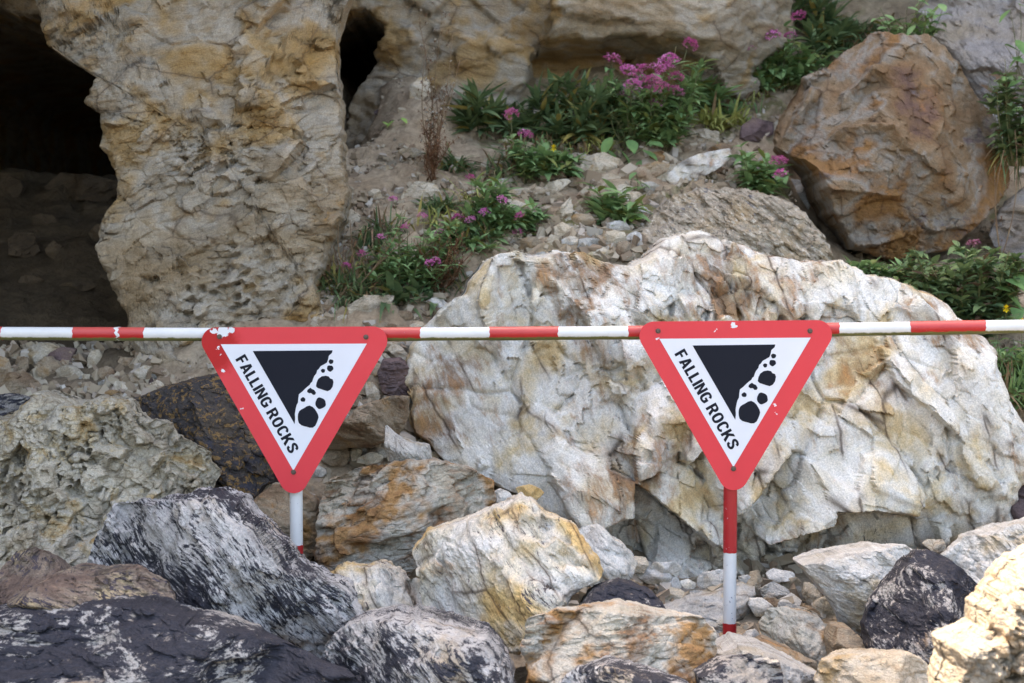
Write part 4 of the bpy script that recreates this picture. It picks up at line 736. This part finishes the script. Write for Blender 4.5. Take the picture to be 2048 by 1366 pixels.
# scattered stones sharing a few meshes
proto = []
for i in range(10):
    g = np.random.RandomState(500+i); v, f = ico(3); v = v*np.array([1, g.uniform(.6, .95), g.uniform(.4, .75)])
    
    for _ in range(11):
        N = g.normal(size=3); N /= np.linalg.norm(N); q = v@N; v = v-np.outer(np.maximum(0, q-q.max()*g.uniform(.5, .85)), N)
    v = v+normals(v, f)*(.02*fbm(v, 4, 3))[:, None]
    proto.append(mesh('stone', v, f, True, 30))
pm = ['tan', 'tan', 'brown', 'brown', 'pale', 'tan', 'brown', 'tan', 'pale', 'purple']
for me, k in zip(proto, pm): me.materials.append(M[k])
def scatter(n, box, smin, smax, zone, seed, kinds=range(10)):
    g = np.random.RandomState(seed); kinds = list(kinds)
    for _ in range(n):
        px, py = g.uniform(box[0], box[2]), g.uniform(box[1], box[3]); d = hit(px, py); p = P(px, py, d); s = smin*(smax/smin)**(g.rand()**1.8)*d/F
        k = kinds[g.randint(len(kinds))]; o = bpy.data.objects.new('stone', proto[k]); COL.objects.link(o)
        o.location = (p[0], p[1], gz(p[0], p[1])+.12*s); o.rotation_euler = (g.normal(0, .35), g.normal(0, .35), g.uniform(0, 6.3)); o.scale = (s*g.uniform(.8, 1.3), s*g.uniform(.8, 1.2), s*g.uniform(.7, 1.2))
        STONES.append((o, CW[pm[k]], 'little loose ', zone, px))
scatter(16, (0, 690, 330, 800), 7, 16, Z1, 1)
scatter(12, (660, 250, 900, 640), 5, 13, Z5, 2, (0, 1, 5, 7, 2))
scatter(24, (1020, 280, 1480, 510), 7, 18, Z6, 3)
scatter(10, (640, 690, 900, 930), 8, 20, Z3, 4)
scatter(18, (1180, 1090, 1900, 1220), 8, 22, Z7, 5, (0, 1, 4, 8, 5, 4))
scatter(8, (430, 960, 660, 1130), 8, 20, Z4, 6)
proto[9].materials[0] = M['purple']
scatter(6, (0, 400, 240, 690), 6, 14, Z2, 7, (9,))

from collections import defaultdict
grp = defaultdict(list)
for it in STONES: grp[(it[1], it[2], it[3])].append(it)
ORD = ['leftmost', 'second from the left', 'third from the left', 'fourth from the left', 'fifth from the left', 'sixth from the left', 'seventh from the left', 'eighth from the left', 'ninth from the left', 'tenth from the left', 'eleventh from the left', 'twelfth from the left']
for (cw, sw, zone), its in grp.items():
    its.sort(key=lambda q: q[4])
    for i, it in enumerate(its):
        if len(its) == 1: tag(it[0], f'{sw}{cw} stone {zone}', 'stone')
        elif len(its) <= 12: tag(it[0], f'{ORD[i]} of the {sw}{cw} stones {zone}', 'stone')
        else: tag(it[0], f'{sw}{cw} stone lying {zone}', 'stone', f'{sw}{cw} stones {zone}')

# fine gravel: uncountable chips on the slope
g = np.random.RandomState(77); n = 16000
cube = np.array([(x, y, z) for x in (-1, 1) for y in (-1, 1) for z in (-1, 1)], float); cfx = np.array([(0, 1, 3), (0, 3, 2), (4, 6, 7), (4, 7, 5), (0, 4, 5), (0, 5, 1), (2, 3, 7), (2, 7, 6), (0, 2, 6), (0, 6, 4), (1, 5, 7), (1, 7, 3)])
def chips(name, x, y, s):
    n = len(x); Q = np.linalg.qr(g.normal(size=(n, 3, 3)))[0]; c8 = cube[None]*g.uniform(.45, 1.1, (n, 8, 3))*np.stack([s*1.3, s, s*.6], 1)[:, None, :]
    vv = np.einsum('nij,nkj->nki', Q, c8)+np.stack([x, y, gz(x, y)+s*.3], 1)[:, None, :]
    return link(name, mesh(name, vv.reshape(-1, 3), (cfx[None]+8*np.arange(n)[:, None, None]).reshape(-1, 3), False), None)
x = g.uniform(-2.6, 2.6, n); y = 6.7+3.5*g.rand(n); s = .004*(.022/.004)**(g.rand(n)**2.2); keep_ = (fbm(np.c_[x, y, x*0], 2.5, 3) > -.35) & ((x > -1.4) | (y < 7.9))
grav = chips('gravel', x[keep_], y[keep_], s[keep_])
bx_ = []
for k, box, s0, s1 in ((260, (0, 690, 340, 800), .012, .03), (520, (1000, 280, 1500, 520), .012, .034), (220, (640, 690, 900, 940), .012, .034), (700, (900, 1000, 1950, 1230), .012, .04), (200, (400, 960, 680, 1160), .012, .035), (120, (640, 500, 900, 660), .01, .03), (1, (0, 600, 240, 690), .003, .004)):
    for _ in range(k):
        px, py = g.uniform(box[0], box[2]), g.uniform(box[1], box[3]); p = P(px, py, hit(px, py)); bx_.append((p[0], p[1], s0*(s1/s0)**(g.rand()**1.5)))
bx_ = np.array(bx_); rub = chips('rubble', bx_[:, 0], bx_[:, 1], bx_[:, 2]); tag(rub, 'small broken rock rubble filling the gaps between the stones', 'rubble'); rub['kind'] = 'stuff'
def gravel_mat():
    t = NT('gravel_chips'); ge = t.n('NewGeometry'); r = ge.outputs['Random Per Island']
    c = t.ramp(r, [(0, (.20, .14, .09)), (.3, (.36, .28, .19)), (.6, (.46, .39, .29)), (.8, (.28, .19, .12)), (1, (.55, .50, .43))]); t.l(c, t.b.inputs['Base Color']); t.b.inputs['Roughness'].default_value = .9; return t.m
gm = gravel_mat(); grav.data.materials.append(gm); rub.data.materials.append(gm); grav['kind'] = 'stuff'; tag(grav, 'fine tan gravel and stone chips strewn over the slope', 'gravel')

# ------------------------------------------------------------------ plants
class Leaves:
    def __init__(s): s.v, s.f, s.n = [], [], 0
    def leaf(s, b, dr, L, w, droop=.3, roll=0.0, fold=.25, seg=4, prof=.8):
        b = np.array(b, float); dr = np.array(dr, float); dr /= np.linalg.norm(dr)
        side = np.cross(dr, [0, 0, 1]); sn = np.linalg.norm(side); side = side/sn if sn > .05 else np.array([1., 0, 0]); up = np.cross(side, dr)
        side, up = side*math.cos(roll)+up*math.sin(roll), up*math.cos(roll)-side*math.sin(roll)
        t = np.linspace(0, 1, seg+1); c = b+np.outer(t*L, dr)-np.outer(droop*L*t*t, [0, 0, 1.]); wd = w*.5*np.sin(np.pi*np.clip(t, .04, 1)**prof)*np.where(t > .97, .05, 1)
        l = c-np.outer(wd, side)+np.outer(wd*fold, up); r = c+np.outer(wd, side)+np.outer(wd*fold, up); v = np.stack([l, c, r], 1).reshape(-1, 3); f = []
        for i in range(seg):
            for k in range(2): a = s.n+i*3+k; f += [(a, a+1, a+4), (a, a+4, a+3)]
        s.v.append(v); s.f += f; s.n += len(v)
    def stem(s, p, q, r, bend=.0, seg=4):
        p, q = np.array(p, float), np.array(q, float); t = np.linspace(0, 1, seg+1); pts = p+np.outer(t, q-p)+np.outer(np.sin(t*np.pi)*bend, [1, .3, 0]); vv, ff = tube(pts, list(r*(1-.5*t)), 4)
        s.v.append(vv); s.f += [tuple(x+s.n for x in a) for a in ff]; s.n += len(vv); return pts
    def build(s, name, mat, parent, origin):
        me = mesh(name, np.vstack(s.v)-np.array(origin), np.array(s.f), True); o = link(name, me, M[mat], parent); return o
rnd = random.Random(5)
def rdir(el0, el1, az=None):
    a = rnd.uniform(0, 2*math.pi) if az is None else az; e = math.radians(rnd.uniform(el0, el1)); return np.array([math.cos(a)*math.cos(e), math.sin(a)*math.cos(e), math.sin(e)])
def base_at(px, py, d=None):
    dd = d or hit(px, py); p = P(px, py, dd)
    if not d: p[2] = gz(p[0], p[1])
    return p, dd
def head_mesh(seed, n=46):
    g = random.Random(seed); L = Leaves()
    for _ in range(n):
        z = g.uniform(-.25, 1); a = g.uniform(0, 6.283); r = math.sqrt(max(0, 1-z*z)); c = np.array([r*math.cos(a), r*math.sin(a), z*.75])*g.uniform(.65, 1.05)
        for k in range(4):
            b = a+k*1.57+g.uniform(-.4, .4); dd = c/np.linalg.norm(c)*.45+np.array([math.cos(b), math.sin(b), g.uniform(-.6, .8)])*.8; L.leaf(c, dd, .30, .17, 0, seg=2, fold=.3)
    return mesh('flower_head', np.vstack(L.v), np.array(L.f), False)
HEADS = {k: [head_mesh(i+j*10) for i in range(3)] for j, k in enumerate(('pink', 'dullpink'))}
for k, l in HEADS.items():
    for m_ in l: m_.materials.append(M[k])
def add_head(root, p, r, kind='pink', origin=None):
    o = bpy.data.objects.new('flower_head', rnd.choice(HEADS[kind])); COL.objects.link(o); o.parent = root; o.location = np.array(p)-np.array(origin); s = r
    o.scale = (s, s, s*.9); o.rotation_euler = (rnd.uniform(-.5, .5), rnd.uniform(-.5, .5), rnd.uniform(0, 6)); return o
def plant(name, label, cat, px, py, d=None, group=None):
    p, dd = base_at(px, py, d); return tag(empty(name, p), label, cat, group), p, dd
def stuff(o): o['kind'] = 'stuff'; return o
def tuft(label, px, py, h, n, w, mat='leaf_dark', spread=(25, 80), droop=(.1, .6), d=None, rx=0, dead=0, name='grass_tuft'):
    r, p, dd = plant(name, label, 'plant', px, py, d); L = Leaves(); k = dd/F; D = Leaves(); n = int(n*1.6); dead = int(dead*1.5)
    for i in range(n):
        q = p+np.array([rnd.gauss(0, 1)*rx*k, rnd.gauss(0, 1)*rx*k*.5, 0]); q[2] = q[2] if d else gz(q[0], q[1])-.005
        (D if i < dead else L).leaf(q, rdir(*spread), h*k*rnd.uniform(.5, 1.1), w*k*rnd.uniform(.7, 1.2), rnd.uniform(*droop), rnd.uniform(-.5, .5), seg=5, prof=.6)
    stuff(L.build('blades', mat, r, p))
    if dead: stuff(D.build('dead_blades', 'dry', r, p))
    return r
def spiky(label, px, py, tops, leafl, leafw, mat='leaf_dark', d=None, per=30):
    """stems that each carry a shock of narrow leaves"""
    r, p, dd = plant('leafy_plant', label, 'plant', px, py, d); k = dd/F; L = Leaves(); T = Leaves()
    per = int(per*1.5)
    for tx, ty in tops:
        q = P(tx, ty, dd+rnd.uniform(-.12, .12)); pts = T.stem(p+np.array([(q[0]-p[0])*.5, rnd.uniform(-.04, .04), -.01]), q, .004, rnd.uniform(-.02, .02))
        for i in range(per):
            t = rnd.random()**.6; b = pts[0]+(q-pts[0])*(.35+.65*t); L.leaf(b, rdir(-15+40*t, 25+50*t), 1.2*leafl*k*rnd.uniform(.6, 1.1), 1.25*leafw*k, rnd.uniform(.05, .5), rnd.uniform(-.6, .6), seg=4, prof=.7)
    stuff(T.build('stems', 'stem', r, p)); stuff(L.build('foliage', mat, r, p)); return r
def valerian(label, px, py, heads, extra, leafl=44, leafw=13, mat='leaf_mid', d=None, hr=11, kind='pink', dj=.1, per=12, ext_r=None, name='valerian'):
    r, p, dd = plant(name, label, 'flowering plant', px, py, d); k = dd/F; L = Leaves(); T = Leaves()
    extra = list(extra)+[(x+rnd.uniform(-22, 22), y+rnd.uniform(-8, 30)) for x, y in (list(extra)+list(heads))]
    for i, (tx, ty) in enumerate(list(heads)+list(extra)):
        q = P(tx, ty, dd+rnd.uniform(-dj, dj)); b0 = p+np.array([(q[0]-p[0])*.45, (q[1]-p[1])*.4, 0]); b0[2] = min(gz(b0[0], b0[1]) if not d else p[2], q[2]-.02)-.005
        pts = T.stem(b0, q, .0028, rnd.uniform(-.02, .02))
        for j in range(per):
            t = rnd.uniform(.15, .75 if i < len(heads) else .95); c = b0+(q-b0)*t; s = 1.15-.55*t if i < len(heads) else 1.0; az = rnd.uniform(0, 6.28)
            for side in (0, math.pi): L.leaf(c, rdir(5, 50, az+side), 1.1*leafl*k*s*rnd.uniform(.55, 1.05), .88*leafw*k*s*rnd.uniform(.7, 1.2), rnd.uniform(.1, .6), rnd.uniform(-.4, .4), seg=4, prof=.85)
        if i < len(heads): add_head(r, q-FWD*.16, hr*k*rnd.uniform(1.15, 1.45), kind, p)
    stuff(T.build('stems', 'stem', r, p)); stuff(L.build('foliage', mat, r, p)); return r
def broad(label, px, py, leaves, mat='leaf_broad', d=None):
    """big leaves, one object each: (px, py, size px)"""
    r, p, dd = plant('bramble', label, 'plant', px, py, d); k = dd/F; T = Leaves()
    for lx, ly, sz in leaves:
        q = P(lx, ly, dd-rnd.uniform(.0, .08)); T.stem(p, q, .0022, rnd.uniform(-.02, .02)); L = Leaves(); az = rnd.uniform(0, 6.28)
        L.leaf(np.zeros(3), np.array([rnd.uniform(-1, 1), -rnd.uniform(.2, .7), -rnd.uniform(.1, .7)]), sz*k, sz*k*.72, rnd.uniform(.0, .3), rnd.uniform(-.3, .3), fold=.2, seg=6, prof=.75)
        o = L.build('leaf', mat, r, (0, 0, 0)); o.location = q-p
    stuff(T.build('stems', 'stem', r, p)); return r
def stalks(label, px, py, tips, mat='dry', d=None, seeds='white_seed', r0=.003, name='dry_stalk', side=14):
    r, p, dd = plant(name, label, 'plant', px, py, d); k = dd/F; T = Leaves(); H = Leaves(); L = Leaves()
    for tx, ty in tips:
        q = P(tx, ty, dd+rnd.uniform(-.08, .08)); pts = T.stem(p+np.array([rnd.uniform(-.04, .04), 0, -.01]), q, r0, rnd.uniform(-.04, .04), 6)
        for i in range(side):
            t = rnd.uniform(.12, 1); b = pts[0]+(q-pts[0])*t; e = b+rdir(20, 70)*rnd.uniform(.02, .07); T.stem(b, e, r0*.45, 0, 2)
            for _ in range(4): L.leaf(e, rdir(-40, 80), rnd.uniform(.008, .022), .006, .2, seg=2)
            if seeds and rnd.random() < .35:
                for _ in range(9): H.leaf(e, rdir(-30, 90), .012, .007, 0, seg=2)
    stuff(T.build('stems', mat, r, p)); stuff(L.build('dry_leaves', 'rufous' if mat != 'stem' else 'leaf_dark', r, p))
    if H.n: stuff(H.build('seed_heads', seeds, r, p))
    return r

# upper slope
stalks('tall dry branching weed with white seed tufts beside the small hollow', 860, 340, [(838, 40), (885, 20), (905, 70), (850, 110), (920, 120), (870, 170), (895, 200)], side=22)
stalks('short red-brown withered weed at the foot of the tall dry stalks', 868, 360, [(850, 240), (885, 230), (872, 270), (900, 290), (860, 300)], mat='rufous', seeds=None, side=26)
spiky('dark spiky rosette plant left of centre under the rear cliff wall', 962, 275, [(955, 200), (930, 225), (985, 225), (965, 245), (940, 250)], 62, 9, per=26)
spiky('wide clump of dark narrow-leaved plants under the overhang', 1130, 290, [(1075, 195), (1105, 175), (1135, 168), (1165, 180), (1195, 190), (1090, 225), (1130, 215), (1175, 225), (1210, 235), (1060, 240), (1115, 250), (1160, 260), (1200, 262)], 60, 9, per=26)
tuft('low grass tuft with drooping blades below the spiky rosette', 915, 340, 90, 60, 6, 'leaf_dark', (20, 75), (.3, .9), rx=16, dead=6)
tuft('thin dark grass growing along the dirt edge left of the valerian', 880, 420, 90, 46, 7, 'leaf_dark', (20, 75), (.3, .8), rx=14)
tuft('fine grass below the wide dark clump of narrow-leaved plants', 1150, 300, 60, 90, 4, 'leaf_dark', (20, 80), (.3, .9), rx=34, dead=26)
valerian('valerian with the largest cluster of pink flower heads on the slope', 1290, 285, [(1252, 152), (1262, 180), (1250, 200), (1280, 170), (1300, 172), (1290, 192), (1318, 185), (1325, 150), (1340, 135), (1345, 165), (1310, 215), (1305, 148), (1278, 150), (1345, 192), (1373, 100), (1222, 130), (1330, 130)], [(1240, 220), (1270, 235), (1300, 245), (1340, 215), (1365, 200), (1380, 150), (1400, 130), (1410, 110), (1360, 240), (1330, 250), (1225, 150), (1390, 180)], hr=13, dj=.16)
stalks('yellow-green wiry seeding stems in front of the large pink valerian', 1260, 300, [(1225, 215), (1245, 225), (1265, 230), (1285, 235), (1240, 250), (1275, 250)], mat='stem', seeds=None, side=24)
tuft('yellowing grass tuft beside the large pink valerian', 1425, 260, 110, 54, 8, 'leaf_yellow', (25, 80), (.2, .9), rx=18, dead=5)
tuft('small yellowing grass tuft left of the ochre boulder', 1475, 250, 70, 34, 6, 'leaf_yellow', (20, 80), (.2, .9), rx=12)
valerian('valerian with five pink heads high on the slope near the top', 1560, 175, [(1492, 108), (1518, 76), (1538, 82), (1572, 82), (1588, 45)], [(1500, 130), (1530, 120), (1555, 110), (1580, 115), (1605, 100), (1630, 95), (1540, 145), (1590, 145), (1515, 150), (1620, 130), (1660, 90)], leafl=40, leafw=14, dj=.12)
spiky('dark tuft of narrow leaves at the top edge above the high valerian', 1600, 75, [(1570, 20), (1600, 5), (1640, 15), (1620, 40), (1660, 40)], 60, 8, per=24)
tuft('long dark grass hanging at the top edge left of the grey slab', 1710, 70, 80, 110, 6, 'leaf_dark', (10, 70), (.3, 1.0), rx=36, dead=14)
broad('bramble sprig with rounded leaves at the top above the ochre boulder', 1815, 60, [(1790, 40), (1770, 30), (1800, 70), (1830, 50), (1845, 20), (1870, 25), (1815, 15), (1850, 0), (1785, 75), (1805, 95), (1775, 60), (1835, 0), (1880, 5)] and [(a, b, 26) for a, b in ((1790, 40), (1770, 30), (1800, 68), (1830, 50), (1845, 20), (1870, 25), (1815, 15), (1850, 0), (1785, 72), (1805, 88), (1775, 55), (1835, 0), (1880, 8))], 'leaf_mid', d=9.5)
# middle of the slope
valerian('tall single-stemmed valerian with one bright pink head left of centre', 1050, 365, [(1050, 278), (1022, 238)], [(1035, 300), (1070, 310)], leafl=40, leafw=13, hr=12)
valerian('low bright green valerian with pink heads left of the scree', 1000, 470, [(942, 362), (1003, 406), (942, 446), (1040, 438), (970, 430), (1035, 470), (918, 440)], [(960, 350), (985, 370), (1010, 355), (950, 400), (1000, 430), (1030, 420), (1060, 440), (970, 460), (1020, 460), (1070, 410), (935, 420), (1000, 380), (1085, 430), (990, 340)], leafl=44, leafw=14, mat='leaf_mid', hr=9)
valerian('leafy plant with one small yellow flower above the scree', 1110, 345, [], [(1090, 300), (1125, 305), (1145, 315), (1100, 320), (1135, 330), (1075, 315)], leafl=46, leafw=17, mat='leaf_mid', name='leafy_plant')
def yflower(label, px, py, d, r=7):
    p = P(px, py, d); o = tag(empty('yellow_flower', p-np.array([0, 0, .08])), label, 'flower'); L = Leaves(); k = d/F
    for i in range(8): a = i*.785; L.leaf((0, 0, .08), (math.cos(a), -.6, math.sin(a)), r*k*1.3, r*k*.9, 0, seg=2)
    L.build('petals', 'yellow', o, (0, 0, 0)); T = Leaves(); T.stem((0, 0, -.02), (0, 0, .08), .0016); T.build('stem', 'stem', o, (0, 0, 0))
yflower('small yellow flower above the scree left of centre', 1107, 296, hit(1110, 340)-.08)
valerian('fresh green leafy plant growing out of the scree at centre', 1225, 440, [], [(1195, 375), (1235, 385), (1260, 395), (1210, 410), (1250, 420), (1275, 400), (1190, 395), (1230, 430)], leafl=54, leafw=17, mat='leaf_mid', name='leafy_plant', per=7)
broad('bramble with large rounded dark leaves over the scree', 1250, 320, [(1222, 275, 40), (1240, 300, 40), (1225, 320, 36), (1255, 325, 44), (1228, 345, 46), (1285, 300, 42), (1290, 320, 34), (1265, 345, 34), (1300, 285, 34), (1215, 300, 30), (1260, 280, 36), (1275, 330, 36)])
broad('small light green bramble sprig at the edge of the speckled boulder', 1275, 450, [(1265, 430, 26), (1282, 436, 24), (1272, 455, 24), (1262, 468, 22), (1285, 425, 22), (1245, 480, 18), (1256, 486, 18)], 'leaf_light')
broad('upright bright green sprig between scree stones', 1275, 385, [(1265, 355, 26), (1280, 365, 26), (1290, 372, 24), (1262, 375, 24), (1272, 345, 22)], 'leaf_mid')
valerian('valerian with two pink heads between the cream slab stone and the ochre boulder', 1520, 385, [(1547, 331), (1552, 356)], [(1490, 300), (1500, 330), (1520, 345), (1535, 365), (1505, 360), (1530, 310), (1480, 285), (1520, 380)], leafl=46, leafw=18, hr=13, per=7)
broad('two tiny seedlings on the bare dirt', 785, 245, [(765, 244, 20), (790, 240, 24), (803, 236, 18)], 'leaf_light')
# left middle clump at the foot of the dirt
tuft('ribwort plantain with long broad blades above the left end of the huge boulder', 790, 600, 120, 26, 20, 'leaf_dark', (8, 70), (.2, .8), rx=14, name='plantain')
tuft('loose grass clump above the left sign', 720, 600, 110, 120, 5, 'leaf_dark', (15, 80), (.2, 1.0), rx=34, dead=40)
tuft('grass tuft with arching blades on the dirt right of the cliff pillar', 745, 500, 90, 60, 6, 'leaf_dark', (20, 80), (.2, .9), rx=20, dead=14)
valerian('straggling valerian with small pink heads above the left sign', 800, 570, [(790, 405), (765, 480), (848, 438), (862, 530), (730, 512), (700, 535), (815, 460), (875, 525)], [(780, 470), (800, 500), (830, 480), (850, 500), (820, 530), (770, 520), (740, 540), (880, 500), (900, 480), (910, 520), (860, 470), (895, 450)], leafl=36, leafw=11, mat='leaf_mid', hr=8, per=10)
stalks('red-brown withered stems beside the left end of the huge boulder', 880, 590, [(840, 500), (870, 490), (910, 500), (930, 520), (900, 540), (850, 540), (920, 475)], mat='rufous', seeds=None, side=30)
stalks('thin dry seed stems rising in front of the cliff pillar', 705, 590, [(680, 420), (700, 440), (660, 470), (735, 450), (812, 420), (690, 470), (650, 500), (830, 460)], seeds=None, side=6)
tuft('ribwort leaves at the right of the small clump beside the boulder corner', 850, 600, 90, 18, 16, 'leaf_dark', (8, 60), (.2, .7), rx=14, name='plantain')
spiky('narrow-leaved plants filling the slope left of the large pink valerian', 1230, 270, [(1215, 190), (1230, 215), (1245, 235), (1200, 215), (1220, 245)], 56, 9, per=24)
spiky('dark leafy stems between the large pink valerian and the yellowing grass', 1385, 230, [(1375, 130), (1400, 110), (1420, 150), (1390, 170), (1440, 190), (1400, 200)], 52, 11, 'leaf_mid', per=22)
spiky('dark narrow leaves between the spiky rosette and the wide clump', 1020, 280, [(1000, 235), (1030, 220), (1020, 250), (1045, 255)], 54, 8, per=22)
tuft('grass and litter along the foot of the dirt left of the low valerian', 930, 480, 90, 110, 6, 'leaf_dark', (15, 80), (.2, .9), rx=34, dead=34)
valerian('sprawling green plant between the dirt and the low valerian', 910, 500, [(880, 470)], [(880, 450), (900, 470), (930, 480), (950, 500), (890, 500), (920, 440), (960, 480), (985, 495)], leafl=40, leafw=12, hr=8)
tuft('dense dark grass above the left end of the huge boulder', 860, 560, 100, 130, 6, 'leaf_dark', (15, 80), (.2, .9), rx=40, dead=30)
tuft('dense grass and dry blades right of the cliff pillar foot', 690, 585, 100, 130, 6, 'leaf_dark', (15, 80), (.2, .9), rx=24, dead=40)
spiky('dark leafy clump at the top right of the slope beside the high valerian', 1660, 130, [(1640, 60), (1670, 70), (1690, 50), (1650, 95), (1620, 70)], 50, 10, per=22)
tuft('dry and green grass in front of the wide dark clump', 1060, 320, 60, 100, 5, 'leaf_dark', (15, 75), (.3, .9), rx=36, dead=34)
for wx_, wy_, lb in [(690, 560, 'wispy grass at the foot of the cliff pillar above the left sign'), (765, 470, 'wispy grass tuft in the middle of the bare dirt'), (835, 545, 'wispy grass between the plantains above the rail'), (905, 455, 'wispy grass below the red-brown weed'), (965, 415, 'wispy grass among the low valerian leaves'), (1010, 345, 'wispy grass left of the small yellow flower'), (1075, 300, 'wispy grass under the wide dark clump, left end'), (1190, 305, 'wispy grass beside the large bramble leaves'), (1330, 262, 'wispy grass below the large pink valerian'), (1450, 235, 'wispy grass between the yellowing tufts'), (1505, 185, 'wispy grass below the high valerian, left side'), (1600, 150, 'wispy grass below the high valerian, next to the ochre boulder'), (1690, 110, 'wispy grass on the slope above the ochre boulder')]:
    tuft(lb, wx_, wy_, 95, 70, 4.5, rnd.choice(['leaf_mid', 'leaf_yellow', 'leaf_dark']), (12, 80), (.2, 1.0), rx=26, dead=24)
# right side
valerian('dense dark shrub at the right edge beside the huge boulder', 1960, 640, [(1862, 563), (1962, 552), (1930, 492)], [(1800+rnd.uniform(0, 250), 480+rnd.uniform(0, 170)) for _ in range(70)], leafl=40, leafw=17, mat='leaf_shrub', d=8.3, hr=10, kind='dullpink', dj=.3, per=13, name='shrub')
broad('large bramble leaves at the right edge within the dark shrub', 2030, 580, [(2010, 560, 44), (2035, 548, 50), (2045, 580, 46), (2015, 590, 40), (2048, 520, 40), (1990, 575, 36), (2030, 610, 40)], 'leaf_broad', d=8.15)
valerian('grey-green leafy plant under the ochre boulder', 1770, 560, [], [(1690, 515), (1735, 520), (1750, 530), (1790, 540), (1810, 530), (1830, 540), (1800, 560), (1840, 555), (1850, 570), (1720, 530), (1825, 575), (1870, 585)], leafl=34, leafw=15, d=8.45, per=9, name='leafy_plant')
valerian('dark leafy bush at the right edge beside the ochre boulder', 2040, 330, [], [(1996+rnd.uniform(0, 70), 80+rnd.uniform(0, 250)) for _ in range(16)], leafl=40, leafw=18, mat='leaf_shrub', d=9.15, name='shrub', dj=.15, per=7)
valerian('leafy sprigs over the top of the ochre boulder', 1820, 110, [], [(1775, 45), (1800, 30), (1830, 55), (1850, 20), (1785, 70), (1812, 80), (1870, 15), (1760, 15), (1840, 0)], leafl=34, leafw=15, mat='leaf_mid', d=9.55, name='leafy_plant', per=6)
tuft('dry and green grass along the top edge right of the high valerian', 1730, 95, 90, 90, 5, 'leaf_dark', (15, 80), (.3, 1.0), rx=40, dead=30)
yflower('yellow ragwort flower at the right edge above the rail', 2012, 617, 8.0, 8)
yflower('yellow flower touching the right picture edge just above the rail', 2044, 643, 8.0, 7)
tuft('tangled grass at the right edge below the rail', 2030, 800, 150, 150, 6, 'leaf_mid', (25, 85), (.1, .8), rx=40, dead=40, d=7.9)
valerian('leafy stems at the right edge under the rail beside the huge boulder', 2040, 790, [], [(1985+rnd.uniform(0, 80), 670+rnd.uniform(0, 130)) for _ in range(16)], leafl=42, leafw=11, mat='leaf_mid', d=8.0, name='leafy_plant', dj=.15)
tuft('dark grass hanging beside the ochre boulder at the right edge', 2035, 300, 100, 90, 6, 'leaf_dark', (0, 60), (.4, 1.2), rx=18, d=9.3, dead=10)
broad('bramble spray at the top right corner', 2035, 130, [(2010, 90, 34), (2035, 80, 36), (2045, 110, 36), (2015, 150, 36), (2040, 160, 40), (2000, 160, 28), (2030, 190, 36), (2045, 215, 34), (2020, 20, 34), (2040, 10, 36), (2025, 115, 30)], 'leaf_broad', d=9.4)
stalks('thin bare trailing stems at the right edge', 2010, 520, [(2008, 300), (2030, 260), (1990, 330)], seeds=None, side=5, d=9.0)
